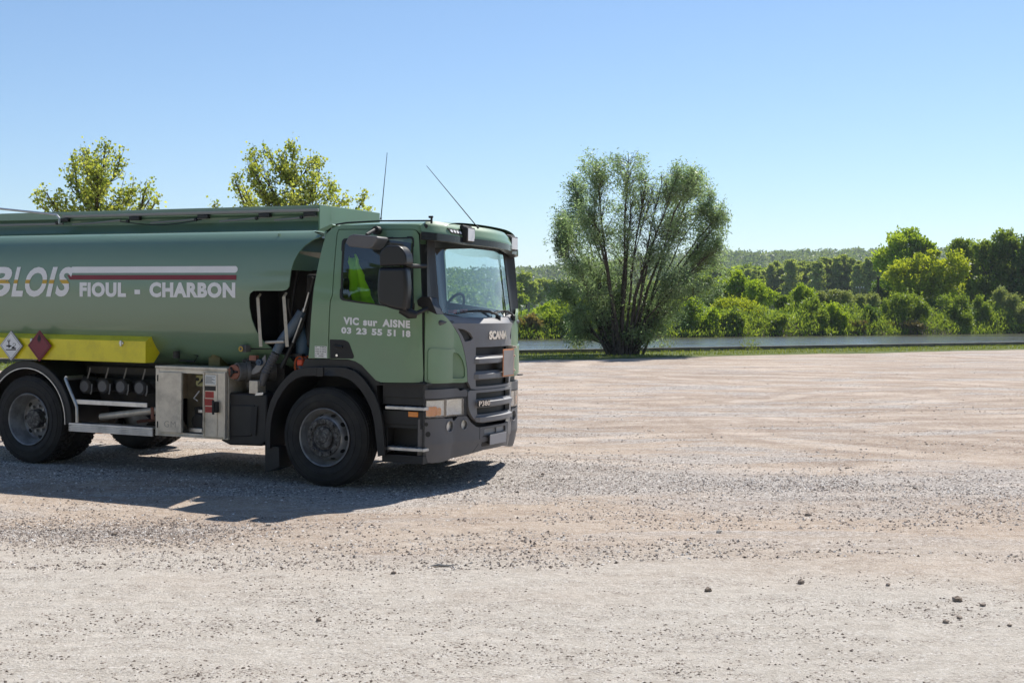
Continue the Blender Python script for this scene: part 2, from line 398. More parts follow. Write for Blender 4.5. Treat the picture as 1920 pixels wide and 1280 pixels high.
def mat_noise(name, c0, c1, scale=.5, rough=.95, bump=.3, bs=6):
    m = bpy.data.materials.new(name); m.use_nodes = True; n = m.node_tree; L = n.links.new; p = n.nodes['Principled BSDF']
    p.inputs['Roughness'].default_value = rough; p.inputs['Specular IOR Level'].default_value = .2
    g = n.nodes.new('ShaderNodeNewGeometry'); z = n.nodes.new('ShaderNodeTexNoise'); z.inputs['Scale'].default_value = scale; z.inputs['Detail'].default_value = 9; z.inputs['Roughness'].default_value = .65
    L(g.outputs['Position'], z.inputs['Vector']); r = n.nodes.new('ShaderNodeValToRGB'); r.color_ramp.elements[0].color = (*c0, 1); r.color_ramp.elements[1].color = (*c1, 1)
    r.color_ramp.elements[0].position = .35; r.color_ramp.elements[1].position = .65; L(z.outputs[0], r.inputs[0]); L(r.outputs[0], p.inputs['Base Color'])
    z2 = n.nodes.new('ShaderNodeTexNoise'); z2.inputs['Scale'].default_value = bs; z2.inputs['Detail'].default_value = 6; L(g.outputs['Position'], z2.inputs['Vector'])
    b = n.nodes.new('ShaderNodeBump'); b.inputs['Strength'].default_value = bump; b.inputs['Distance'].default_value = .05; L(z2.outputs[0], b.inputs['Height']); L(b.outputs[0], p.inputs['Normal'])
    return m
M_YARD = mat_yard()
M_LAWN = mat_noise('lawn_soil', (.06, .085, .02), (.13, .15, .045), .9)
M_MEADOW = mat_noise('meadow', (.07, .12, .02), (.15, .21, .05), .25)
M_BANK = mat_noise('bank_soil', (.03, .028, .016), (.07, .06, .035), .8)
M_WOODFLOOR = mat_noise('wooded_slope', (.02, .04, .012), (.05, .085, .02), .02)
M_CONC = mat_noise('old_concrete', (.10, .09, .075), (.22, .20, .17), 1.5)

# ------------------------------------------------------------------ the yard
def yard_z(x, y):
    r = fbm(x * .35, y * .6, 4, 3) * .07 + fbm(x * 1.6, y * 2.4, 3, 9) * .03 + fbm(x * 7, y * 7, 2, 5) * .010
    tx, ty = x - TO.x, y - TO.y; s = tx * TF.x + ty * TF.y; q = tx * TL.x + ty * TL.y
    under = np.clip(1 - np.maximum(np.abs(s + 2) - 4.2, 0) / 1.6, 0, 1) * np.clip(1 - np.maximum(np.abs(q) - 1.6, 0) / 1.6, 0, 1)
    plane = -s * math.tan(NOSE) * .98 - .005
    plane = plane + .10 * np.clip((q + .2) / 1.2, 0, 1) * np.clip((s + .2) / 1.0, 0, 1)
    return r * (1 - .8 * under) + np.clip(plane, -.06, .14) * under
def grow_axis(lo, hi, c0, c1, st, g=1.12):
    a = list(np.arange(c0, c1, st)); s = st; x = a[-1]
    while x < hi: s *= g; x += s; a.append(min(x, hi))
    s = st; x = a[0]; b = []
    while x > lo: s *= g; x -= s; b.append(max(x, lo))
    return np.array(b[::-1] + a)
ga = grow_axis(-90, 150, -8, 22, .085, 1.06)
gb = np.r_[grow_axis(-60, B_LAWN, -2, 22, .085, 1.05)]
gb = np.unique(np.clip(gb, -60, B_LAWN)); Agr, Bgr = np.meshgrid(ga, gb, indexing='ij')
Bgr = Bgr + np.where(Bgr >= B_LAWN - .001, .5 * fbm(Agr * .4, Agr * 0, 3, 21), 0)
Xg, Yg = ab(Agr, Bgr)
tag(grid_mesh('gravel_yard', Xg, Yg, yard_z(Xg, Yg), M_YARD), kind='structure')
# lawn strip, its edge, the quay wall
la = np.linspace(-90, 150, 481); lb = np.array([B_LAWN - .9, B_LAWN, B_LAWN + .4, B_LAWN + 1.5, B_LAWN + 3, B_QUAY - .5])
LA, LB = np.meshgrid(la, lb, indexing='ij'); Xl, Yl = ab(LA, LB)
Zl = np.where(LB < B_LAWN - .5, -.06, .05) + .04 * fbm(LA * .8, LB * .8, 3, 4); Zl = np.where(LB > B_QUAY - 1, .03, Zl)
tag(grid_mesh('lawn_ground', Xl, Yl, Zl, M_LAWN), kind='structure')
def strip(name, prof, m, a0=-90, a1=150, n=200):
    a = np.linspace(a0, a1, n); V = []; Q = []; k = len(prof)
    for i, q in enumerate(a):
        for b, z in prof: x, y = ab(q, b + .05 * math.sin(q * .7)); V.append((x, y, z))
    for i in range(n - 1):
        for j in range(k - 1): Q.append((i * k + j, (i + 1) * k + j, (i + 1) * k + j + 1, i * k + j + 1))
    return tag(fast_mesh(name, V, Q, m, smooth=False), kind='structure')
strip('quay_edge', [(B_QUAY - .5, .0), (B_QUAY - .5, .22), (B_QUAY, .22), (B_QUAY, -2)], M_CONC)

# ------------------------------------------------------------------ river
def mat_water():
    m = bpy.data.materials.new('river_water'); m.use_nodes = True; n = m.node_tree; L = n.links.new; p = n.nodes['Principled BSDF']
    p.inputs['Base Color'].default_value = (.06, .058, .032, 1); p.inputs['Roughness'].default_value = .16; p.inputs['IOR'].default_value = 1.33
    g = n.nodes.new('ShaderNodeNewGeometry')
    def nz(sc, s, det):
        mp = n.nodes.new('ShaderNodeMapping'); mp.inputs['Scale'].default_value = sc; mp.inputs['Rotation'].default_value = (0, 0, -.5); L(g.outputs['Position'], mp.inputs[0])
        z = n.nodes.new('ShaderNodeTexNoise'); z.inputs['Scale'].default_value = s; z.inputs['Detail'].default_value = det; L(mp.outputs[0], z.inputs['Vector']); return z.outputs[0]
    a = nz((1, 1.6, 1), 1.6, 5); b = nz((.022, .14, 1), 1.0, 5)
    r = n.nodes.new('ShaderNodeMapRange'); L(b, r.inputs[0]); r.inputs[1].default_value = .42; r.inputs[2].default_value = .50; r.inputs[3].default_value = .10; r.inputs[4].default_value = 1.0
    x = n.nodes.new('ShaderNodeMath'); x.operation = 'MULTIPLY'; L(a, x.inputs[0]); L(r.outputs[0], x.inputs[1])
    bp = n.nodes.new('ShaderNodeBump'); bp.inputs['Strength'].default_value = .9; bp.inputs['Distance'].default_value = .17; L(x.outputs[0], bp.inputs['Height']); L(bp.outputs[0], p.inputs['Normal'])
    return m
wa, wb = np.meshgrid(np.linspace(-400, 500, 4), np.array([B_QUAY - 1., B_FAR + 3]), indexing='ij'); Xw, Yw = ab(wa, wb)
tag(grid_mesh('river', Xw, Yw, Xw * 0 - .7, mat_water()), kind='structure')
# ------------------------------------------------------------------ far bank, meadow and the wooded hill
def land_z(a, b):
    x, y = ab(a, b); t = np.clip((y - 850) / 650, 0, 1); t = t * t * (3 - 2 * t)
    g_ = np.clip(x / np.maximum(y, 1) / .17, 0, 1); hill = (36 + 24 * g_ * g_ * (3 - 2 * g_) + 16 * fbm(x / 260, y / 400, 4, 31)) * t
    bank = np.where(b < B_FAR + 6, -1.4 + 2.3 * np.clip((b - B_FAR + 1.5) / 4.5, 0, 1), .9)
    return bank + .5 * fbm(a * .08, b * .08, 3, 8) * np.clip((b - B_FAR) / 8, 0, 1) + hill
fa = np.linspace(-1500, 2600, 206); fb = np.r_[B_FAR - 3, B_FAR - 1, B_FAR, B_FAR + 1, B_FAR + 2, B_FAR + 3, B_FAR + 4, np.linspace(B_FAR + 7, 400, 24), np.linspace(430, 3000, 60)]
FA, FB = np.meshgrid(fa, fb, indexing='ij'); Xf, Yf = ab(FA, FB)
tag(grid_mesh('river_bank', Xf[:, :7], Yf[:, :7], land_z(FA, FB)[:, :7], M_BANK), kind='structure')
tag(grid_mesh('far_bank_meadow', Xf[:, 6:40], Yf[:, 6:40], land_z(FA, FB)[:, 6:40], M_MEADOW), kind='structure')
tag(grid_mesh('wooded_hill', Xf[:, 39:], Yf[:, 39:], land_z(FA, FB)[:, 39:], M_WOODFLOOR), kind='structure')
# land on the camera's side of the river, past the yard
LX, LY = np.meshgrid(np.linspace(-1500, 1500, 12), np.array([-1500, -400, -60, -20.]), indexing='ij')
back = grid_mesh('field_behind', *[q for q in (ab(LX, LY - 39.5)[0], ab(LX, LY - 39.5)[1])], LX * 0 - .08, M_MEADOW); tag(back, kind='structure')
# ------------------------------------------------------------------ foliage
def mat_leaf(name, c0, c1, transl=.40, rough=.5, tcol=None):
    c0 = tuple(q * 1.45 for q in c0); c1 = tuple(q * 1.45 for q in c1)
    m = bpy.data.materials.new(name); m.use_nodes = True; n = m.node_tree; L = n.links.new; n.nodes.clear()
    o = n.nodes.new('ShaderNodeOutputMaterial'); p = n.nodes.new('ShaderNodeBsdfPrincipled'); t = n.nodes.new('ShaderNodeBsdfTranslucent'); x = n.nodes.new('ShaderNodeMixShader')
    p.inputs['Roughness'].default_value = rough; p.inputs['Specular IOR Level'].default_value = .35
    a = n.nodes.new('ShaderNodeAttribute'); a.attribute_name = 'tone'; a.attribute_type = 'GEOMETRY'
    r = n.nodes.new('ShaderNodeValToRGB'); r.color_ramp.elements[0].color = (*c0, 1); r.color_ramp.elements[1].color = (*c1, 1); L(a.outputs['Fac'], r.inputs[0])
    L(r.outputs[0], p.inputs['Base Color'])
    g = n.nodes.new('ShaderNodeMix'); g.data_type = 'RGBA'; g.blend_type = 'MULTIPLY'; g.inputs[0].default_value = 1; L(r.outputs[0], g.inputs[6]); g.inputs[7].default_value = (*(tcol or (1.7, 1.5, .6)), 1)
    L(g.outputs[2], t.inputs[0]); x.inputs[0].default_value = transl; L(p.outputs[0], x.inputs[1]); L(t.outputs[0], x.inputs[2]); L(x.outputs[0], o.inputs[0])
    return m
M_BARK = mat_noise('bark', (.05, .04, .03), (.13, .11, .09), 6, bump=.6, bs=20)
M_BARKD = mat_noise('dark_bark', (.03, .025, .018), (.08, .065, .05), 3, bump=.6, bs=20)
def unit(v): return v / np.maximum(np.linalg.norm(v, axis=-1, keepdims=True), 1e-9)
def leaf_quads(P, axis, L, W, tone, r=rng):
    """a rhombic leaf at each point P, long axis along axis, random roll"""
    n = len(P); ax = unit(axis); t = unit(np.cross(ax, r.normal(size=(n, 3)) * .75 + [.1, .15, .9])); L = np.broadcast_to(L, n)[:, None]; W = np.broadcast_to(W, n)[:, None]
    V = np.stack([P, P + ax * L * .45 + t * W * .5, P + ax * L, P + ax * L * .45 - t * W * .5], 1).reshape(-1, 3)
    return V, np.arange(4 * n).reshape(n, 4), tone
def tubes(lines, name, m, parent=None, sides=5):
    V = []; Q = []; o = 0; ang = np.linspace(0, 2 * np.pi, sides, endpoint=False)
    for P, R in lines:
        P = np.asarray(P, float); d = np.gradient(P, axis=0); d = unit(d); a = unit(np.cross(d, [.31, .17, .93])); b = np.cross(a, d)
        R = np.asarray(R)[:, None, None]; ring = P[:, None] + R * (a[:, None] * np.cos(ang)[None, :, None] + b[:, None] * np.sin(ang)[None, :, None])
        V.append(ring.reshape(-1, 3)); k = len(P); i = np.arange(k * sides).reshape(k, sides)
        Q.append(np.stack([i[:-1], np.roll(i[:-1], -1, 1), np.roll(i[1:], -1, 1), i[1:]], -1).reshape(-1, 4) + o); o += k * sides
    return fast_mesh(name, np.concatenate(V), np.concatenate(Q), m, parent)
def limb(a, b, r0, r1, n=6, sag=.12, r=rng):
    a = np.array(a, float); b = np.array(b, float); L = np.linalg.norm(b - a); t = np.linspace(0, 1, n)[:, None]
    mid = r.normal(size=3) * L * sag * .5; mid[2] += 0
    up = np.array([0, 0, L * .12])
    P = a + (b - a) * t + mid * np.sin(t * np.pi) - up * np.sin(t * np.pi)
    P[1:-1] += r.normal(size=(n - 2, 3)) * L * .015
    return P, r0 + (r1 - r0) * t[:, 0]
def at_px(px, D): return (px - 960) / FPX * D
def z_px(py, D): return H + (590 - py) / FPX * D
def crown(clumps, n_leaf, L, W, sub=9, sig=.24, up=.5, shell=.55, r=rng, droop=0., tone_s=.25, spikes=12):
    """clumps: (x, y, z, rx, ry, rz) ellipsoids. Leaves gather round sub-centres so that gaps stay between."""
    C = np.array(clumps, float); vol = C[:, 3] * C[:, 5] ** 1.0 * C[:, 4] ** .5; vol /= vol.sum(); SUB = []; P = []; AX = []; TN = []
    for c, q in zip(C, vol):
        k = max(3, int(sub * (.7 + .6 * r.random()))); d = unit(r.normal(size=(k, 3))); rad = shell + (1 - shell) * r.random((k, 1)) ** .6
        S = c[:3] + d * rad * c[3:6] * .92; SUB.append(S)
        n = max(12, int(n_leaf * q)); i = r.integers(0, k, n); g = np.clip(r.normal(size=(n, 3)), -2.0, 2.0) * c[3:6] * sig
        p = S[i] + g; p[:, 2] -= droop * np.abs(r.normal(size=n)) * c[5]
        if spikes:          # young shoots stand out of the crown and break its outline
            for _ in range(spikes):
                d0 = unit(r.normal(size=3)); d0[2] = abs(d0[2]); st = c[:3] + d0 * c[3:6] * .85; dr = unit(d0 * .5 + np.array([0, 0, 1.]) + r.normal(size=3) * .25); ln = c[5] * r.uniform(.25, .7); mm_ = 16; tt = r.random(mm_)
                P.append(st + dr * ln * tt[:, None] + r.normal(size=(mm_, 3)) * c[5] * .03); AX.append(dr + r.normal(size=(mm_, 3)) * .8); TN.append(np.clip(r.normal(.65, .2, mm_), 0, 1))
        P.append(p); out_ = unit(p - c[:3]) * .6 + r.normal(size=(n, 3)) * .7; out_[:, 2] += up; AX.append(out_)
        TN.append(np.clip(.5 + tone_s * .5 * r.normal(size=k)[i] + tone_s * .7 * r.normal(size=n), 0, 1))
    P = np.concatenate(P); AX = np.concatenate(AX); TN = np.concatenate(TN)
    q = max(C[:, 5].max(), .6); g = vnoise(P[:, 0] / q * 3.1 + 50, P[:, 2] / q * 3.1 + P[:, 1] / q * 2 + 50, 3) * .6 + vnoise(P[:, 0] / q * 7 + 90, P[:, 2] / q * 7 + 90 + P[:, 1], 4) * .4; m = g > .29; P, AX, TN = P[m], AX[m], TN[m]; n = len(P)
    s = .7 + .6 * r.random(n)
    return leaf_quads(P, AX, L * s, W * s, TN, r), SUB
def tree(name, label, cat, base, clumps, n_leaf, L, W, m, trunk_r=.2, bark=M_BARKD, group=None, limbs=True, seed=None, fork=.35, **kw):
    r = np.random.default_rng(seed if seed is not None else rng.integers(1 << 30)); b = np.array(base, float); C = np.array(clumps, float)
    e = empty(name, label, cat, tuple(b), group); Cl = C.copy(); Cl[:, :3] -= b
    (V, Q, T), SUB = crown(Cl, n_leaf, L, W, r=r, **kw)
    fast_mesh('crown', V, Q, m, e, smooth=False, attr=T)
    lines = []; cen = Cl[:, :3].mean(0); top = np.array([cen[0] * .4, cen[1] * .4, cen[2] * fork]); lines.append(limb((0, 0, -.3), top, trunk_r * 1.25, trunk_r * .8, 6, .05, r))
    ax_top = np.array([cen[0], cen[1], Cl[:, 2].max() * .9]); P0, R0 = limb(top, ax_top, trunk_r * .8, trunk_r * .15, 8, .05, r); lines.append((P0, R0))
    if limbs:
        for c, S in zip(Cl, SUB):
            j = int(np.argmin(np.linalg.norm((P0 - (c[:3] * [.3, .3, .55])), axis=1))); q = limb(P0[j], c[:3], max(R0[j] * .6, trunk_r * .12), trunk_r * .1, 6, .1, r); lines.append(q)
            for s in S: lines.append(limb(q[0][r.integers(2, 6)], s, trunk_r * .09, trunk_r * .03, 4, .1, r))
    tubes(lines, 'trunk', bark, e, 5)
    return e
def blob_tree(name, label, cat, D, spec, n_leaf, L, W, m, base_px=None, base_z=.6, depth=.8, **kw):
    """spec: clumps as the photo shows them: (px, py, rx, ry) in its pixels, at distance D with depth of their own"""
    r = np.random.default_rng(abs(hash((D, len(spec), spec[0][0]))) % 100000); k = D / FPX; cl = []
    mx = sum(s[0] for s in spec) / len(spec); hw = (max(s[0] + s[2] for s in spec) - min(s[0] - s[2] for s in spec)) / 2
    for px, py, rx, ry in spec:
        off = math.sqrt(max(0, 1 - ((px - mx) / hw) ** 2)) * hw * depth * k * .6
        cl.append((at_px(px, D), D + r.uniform(-1, 1) * off, z_px(py, D), rx * k, max(rx, ry) * k * .9, ry * k))
    if 150 < D < 450: n_leaf = int(n_leaf * 1.3); L *= .78; W *= .78
    bx = at_px(base_px if base_px is not None else mx, D)
    return tree(name, label, cat, (bx, D, base_z), cl, n_leaf, L, W, m, **kw)

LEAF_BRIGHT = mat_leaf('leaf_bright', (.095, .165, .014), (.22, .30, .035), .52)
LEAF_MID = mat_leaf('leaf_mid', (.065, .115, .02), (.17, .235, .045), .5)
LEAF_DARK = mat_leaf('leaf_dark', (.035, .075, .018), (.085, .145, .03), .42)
LEAF_YELLOW = mat_leaf('leaf_yellow_green', (.14, .19, .015), (.25, .30, .03), .5)
LEAF_WILLOW = mat_leaf('leaf_willow', (.115, .155, .08), (.25, .30, .18), .48, .42, (1.35, 1.5, 1.0))
LEAF_GREY = mat_leaf('leaf_greyish', (.09, .13, .05), (.21, .25, .13), .4)
LEAF_POPLAR = mat_leaf('leaf_poplar', (.115, .165, .055), (.22, .28, .115), .5)
LEAF_HILL = mat_leaf('leaf_hill', (.055, .10, .035), (.12, .17, .06), .42)
LEAF_PLANE = mat_leaf('leaf_plane', (.12, .175, .045), (.31, .35, .12), .52)
LEAF_CONIFER = mat_leaf('needle_blue', (.03, .06, .045), (.05, .09, .07), .2)
TWIG_DRY = mat_leaf('dry_stems', (.09, .085, .035), (.2, .17, .085), .3)
GRASS = mat_leaf('grass', (.07, .105, .02), (.16, .19, .045), .4)

# --- the big willow by the water
def willow():
    D = 56.5; k = D / FPX; bx, by = at_px(1165, D), D; e = empty('willow_tree', 'tall many-stemmed willow with feathery grey-green leaves on the near river edge', 'tree', (bx, by, 0.0)); r = np.random.default_rng(11)
    spec = [(1105, 345, 36, 42), (1172, 318, 40, 38), (1215, 372, 34, 38), (1258, 355, 26, 34), (1312, 340, 26, 32), (1285, 405, 48, 45), (1335, 430, 28, 50), (1066, 425, 30, 40), (1112, 420, 46, 50),
            (1188, 405, 50, 50), (1240, 450, 50, 55), (1322, 488, 40, 36), (1056, 480, 30, 32), (1108, 505, 50, 45), (1180, 485, 55, 55), (1275, 522, 46, 38), (1105, 575, 34, 42), (1155, 565, 50, 50), (1215, 565, 42, 46),
            (1095, 625, 24, 22), (1225, 620, 26, 24), (1150, 625, 36, 22), (1190, 632, 36, 20), (1345, 470, 22, 26), (1078, 380, 14, 30), (1040, 455, 14, 28), (1255, 585, 30, 26), (1075, 600, 22, 30), (1236, 345, 22, 28), (1205, 345, 26, 30), (1350, 400, 16, 28), (1285, 338, 22, 26), (1342, 378, 18, 26), (1086, 352, 20, 26), (1048, 428, 20, 34), (1325, 530, 26, 26), (1060, 545, 26, 30)]
    P = []; AX = []; T = []; lines = []; base = np.array([0, 0, 0.])
    for px, py, rx, ry in spec:
        cx = (px - 1165) * k; w = 150 * k; off = math.sqrt(max(.05, 1 - (cx / (175 * k)) ** 2)) * 2.6 * r.uniform(-1, 1) * min(1, (660 - py) / 200)
        cx += r.normal() * .12; c = np.array([cx, off, z_px(py, D) + r.normal() * .12]); R = np.array([rx * k, rx * k * 1.1, ry * k])
        b0 = np.array([cx * .15 + float(np.clip(r.normal() * .22, -.4, .4)), off * .2 + r.normal() * .3, 0]); thick = .05 + .035 * r.random() + (.05 if ry > 45 else 0)
        mid = b0 + (c - b0) * .5; mid[2] += .12 * c[2]; mid[:2] -= (c - b0)[:2] * .12
        t = np.linspace(0, 1, 10)[:, None]; S = b0 * (1 - t) ** 2 + mid * 2 * t * (1 - t) + c * t * t; S += r.normal(size=S.shape) * .04 * np.sin(t * np.pi)
        S = np.vstack([S, c + np.array([0, 0, R[2] * .7])]); lines.append((S, np.linspace(thick, .012, len(S))))
        ns = int(72 * rx * ry / 1600) + 15; d = unit(r.normal(size=(ns, 3))); tip = c + d * R * np.array([1.1, 1.1, 1.0]) * (r.random((ns, 1)) ** .3) * (.9 + .45 * r.random((ns, 1)))
        for q in tip:
            kk = np.clip(np.argmin(np.linalg.norm(S - (q - [0, 0, .35 + .7 * r.random()]), axis=1)) + r.uniform(-.7, .5), 1, len(S) - 1.01); k0 = int(kk); j = S[k0] + (S[k0 + 1] - S[k0]) * (kk - k0)
            t6 = np.linspace(0, 1, 7)[:, None]; cv = j + (q - j) * t6 + np.array([0, 0, .10]) * np.linalg.norm(q - j) * np.sin(t6 * np.pi); cv[-2:, 2] -= [.03, .12]; cv[1:] += np.cumsum(r.normal(size=(6, 3)) * .035, axis=0); lines.append((cv, np.linspace(.011, .003, 7)))
            # side shoots hung with narrow leaves
            m_ = r.integers(20, 60); tt = .25 + .75 * r.random(m_) ** .8; ii = tt * 6; i0 = np.minimum(ii.astype(int), 5); pos = cv[i0] + (cv[i0 + 1] - cv[i0]) * (ii - i0)[:, None]
            pos = pos + r.normal(size=(m_, 3)) * np.array([.13, .13, .14]); dr = unit(q - j) * .4 + r.normal(size=(m_, 3)) * .7; dr[:, 2] -= .25; P.append(pos); AX.append(dr); T.append(np.clip(r.normal(.5, .22) + r.normal(size=m_) * .2, 0, 1))
    P = np.concatenate(P); AX = np.concatenate(AX); T = np.concatenate(T); n = len(P); s = .7 + .6 * r.random(n)
    g = vnoise(P[:, 0] * 1.3 + 40, P[:, 2] * 1.1 + P[:, 1] * .6 + 40, 8); m = (g > .36) | (r.random(n) < .15); P, AX, T, s = P[m], AX[m], T[m], s[m]
    V, Q, T = leaf_quads(P, AX, .145 * s, .044 * s, T, r); fast_mesh('crown', V, Q, LEAF_WILLOW, e, smooth=False, attr=T)
    for i in range(9): a = r.uniform(0, 6.28); q = np.array([math.cos(a) * .5, math.sin(a) * .4, 0]); lines.append(limb(q * .3, q * 2.2 + [0, 0, r.uniform(.4, 1.3)], .05, .015, 6, .1, r))
    tubes(lines, 'trunk', M_BARK, e, 5)
willow()

# --- two plane trees whose tops rise behind the tanker
def plane_tree(label, D, bpx, spec, seed, nleaf):
    r = np.random.default_rng(seed); k = D / FPX; bx = at_px(bpx, D); e = empty('plane_tree', label, 'tree', (bx, D, 0.), 'young plane trees behind the tanker'); lines = []; P = []; AX = []; T = []
    top = max(z_px(s[1], D) for s in spec); stem, R0 = limb((0, 0, -.2), (.1, 0, top * .8), .16, .03, 12, .02, r); lines.append((stem, R0))
    tot = sum(s[2] * s[3] for s in spec)
    for px, py, rx, ry in spec:
        c = np.array([at_px(px, D) - bx, r.uniform(-.8, .8), z_px(py, D)]); ns = max(7, int(.026 * rx * ry)); j0 = stem[np.argmin(np.abs(stem[:, 2] - (c[2] - 1.0 - abs(c[0]) * .7)))]
        L0 = limb(j0, c - [0, 0, ry * k * .5], .04, .02, 6, .08, r); lines.append(L0)
        for _ in range(ns):
            d = unit(r.normal(size=3)); tip = c + d * np.array([rx, rx, ry]) * k * 1.22 * r.random() ** .4; tip[2] += .0
            jj = L0[0][r.integers(2, 6)]; sh = limb(jj, tip, .014, .004, 6, .07, r); lines.append(sh); q = sh[0]
            m_ = int(nleaf / tot * rx * ry / ns); tt = .3 + .7 * r.random(m_); ii = tt * 5; i0 = np.minimum(ii.astype(int), 4); pos = q[i0] + (q[i0 + 1] - q[i0]) * (ii - i0)[:, None] + r.normal(size=(m_, 3)) * .07
            pos += r.normal(size=(m_, 3)) * .05; P.append(pos); ax = r.normal(size=(m_, 3)); ax[:, 2] -= .2; AX.append(ax); T.append(np.clip(r.normal(.5, .2) + r.normal(size=m_) * .25, 0, 1))
    P = np.concatenate(P); AX = np.concatenate(AX); T = np.concatenate(T); n = len(P); s = .65 + .7 * r.random(n)
    # broad leaves: two rhombs folded along the midrib
    ax = unit(AX); t = unit(np.cross(ax, r.normal(size=(n, 3)))); nn = np.cross(ax, t); Ls = (.092 * s)[:, None]
    a = P; b = P + ax * Ls; ml = P + ax * Ls * .5 + t * Ls * .5 + nn * Ls * .15; mr = P + ax * Ls * .5 - t * Ls * .5 + nn * Ls * .15
    V = np.stack([a, ml, b, mr], 1).reshape(-1, 3); i = np.arange(n) * 4; Q = np.concatenate([np.stack([i, i + 1, i + 2], 1), np.stack([i, i + 2, i + 3], 1)])
    fast_mesh('crown', V, Q, LEAF_PLANE, e, smooth=False, attr=np.r_[T, T]); tubes(lines, 'trunk', M_BARK, e, 5)
plane_tree('sparse young plane tree rising over the tail of the tanker, at the left', 37, 185,
    [(105, 372, 42, 20), (85, 355, 20, 12), (130, 300, 22, 24), (165, 290, 26, 26), (190, 262, 18, 14), (215, 280, 14, 18), (200, 320, 38, 32), (235, 345, 26, 26), (180, 360, 50, 28), (240, 385, 40, 16), (286, 345, 10, 22), (280, 370, 16, 14), (302, 378, 18, 12), (150, 340, 26, 26), (120, 390, 40, 14), (190, 420, 80, 30)], 5, 6000)
plane_tree('leafier young plane tree rising between the tank and the cab roof', 40, 545,
    [(548, 265, 12, 16), (525, 280, 8, 20), (578, 292, 14, 16), (595, 300, 12, 14), (500, 282, 10, 14), (480, 288, 12, 16), (490, 320, 26, 26), (540, 310, 34, 30), (590, 335, 36, 28), (448, 335, 14, 18), (455, 362, 30, 20), (515, 355, 44, 28), (575, 370, 44, 22), (620, 350, 12, 18), (640, 372, 28, 14), (678, 368, 14, 18), (690, 395, 16, 12), (405, 382, 8, 8), (540, 400, 110, 24), (655, 400, 40, 14), (545, 430, 90, 24)], 9, 9500)

# --- the right-hand group of big trees across the river
G1 = 'large broadleaf trees across the river'
blob_tree('broadleaf_tree', 'large round-topped bright green tree left of the right-hand group across the river', 'tree', 215, [(1697, 462, 34, 26), (1670, 490, 24, 26), (1720, 480, 26, 28), (1695, 505, 40, 30), (1668, 530, 18, 22), (1740, 470, 10, 14), (1715, 535, 34, 24)], 15000, .62, .42, LEAF_BRIGHT, trunk_r=.35, group=G1)
blob_tree('broadleaf_tree', 'wide yellow-green tree in front of the round-topped tree', 'tree', 190, [(1690, 520, 26, 20), (1735, 498, 24, 20), (1755, 520, 36, 30), (1715, 540, 36, 20), (1782, 505, 22, 26), (1770, 550, 34, 20), (1740, 482, 12, 10), (1712, 518, 32, 26), (1745, 532, 36, 26), (1780, 530, 28, 24), (1725, 555, 40, 16)], 13000, .55, .38, LEAF_YELLOW, trunk_r=.28, group=G1)
blob_tree('broadleaf_tree', 'narrow olive green tree below the blue spire', 'tree', 205, [(1795, 470, 20, 18), (1812, 480, 20, 26), (1800, 515, 26, 30), (1825, 500, 18, 34), (1812, 548, 28, 24)], 9500, .5, .32, LEAF_MID, trunk_r=.3, group=G1)
blob_tree('broadleaf_tree', 'tallest dense green tree of the right-hand group', 'tree', 200, [(1878, 462, 26, 24), (1852, 478, 22, 22), (1895, 490, 28, 30), (1862, 515, 34, 34), (1890, 545, 36, 30), (1845, 548, 26, 26), (1835, 470, 10, 12)], 18000, .55, .38, LEAF_MID, trunk_r=.4, group=G1)
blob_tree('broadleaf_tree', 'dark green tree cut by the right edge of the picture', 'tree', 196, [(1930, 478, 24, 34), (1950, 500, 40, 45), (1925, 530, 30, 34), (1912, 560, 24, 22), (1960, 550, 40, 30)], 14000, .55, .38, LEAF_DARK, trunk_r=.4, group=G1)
blob_tree('broadleaf_tree', 'dark undergrowth tree between the yellow-green and the tallest tree', 'tree', 212, [(1835, 540, 30, 30), (1870, 560, 34, 26), (1905, 570, 30, 22), (1800, 560, 24, 20)], 9000, .55, .38, LEAF_DARK, trunk_r=.3, group=G1)
blob_tree('broadleaf_tree', 'dark tree under the round-topped bright tree', 'tree', 219, [(1660, 545, 20, 24), (1685, 555, 22, 18), (1648, 560, 14, 14)], 5000, .55, .38, LEAF_DARK, trunk_r=.25, group=G1)
def conifer():
    D = 225; k = D / FPX; x = at_px(1797, D); e = empty('conifer', 'slim blue-green conifer spire above the right-hand tree group', 'tree', (x, D, .6)); r = np.random.default_rng(3); n = 2600
    t = r.random(n) ** .7; z = 4 + t * 10.2; rad = (1 - t) * 2.4 * (.6 + .4 * np.cos(z * 7)) * r.random(n) ** .5; a = r.random(n) * 6.283
    P = np.stack([np.cos(a) * rad, np.sin(a) * rad, z], 1); ax = np.stack([np.cos(a), np.sin(a), -.3 + 0 * a], 1) + r.normal(size=(n, 3)) * .3
    V, Q, T = leaf_quads(P, ax, .5, .25, r.random(n), r); fast_mesh('crown', V, Q, LEAF_CONIFER, e, smooth=False, attr=T); tubes([(np.array([[0, 0, -.2], [0, 0, 8.], [0, 0, 14.4]]), [.25, .15, .02])], 'trunk', M_BARKD, e)
conifer()

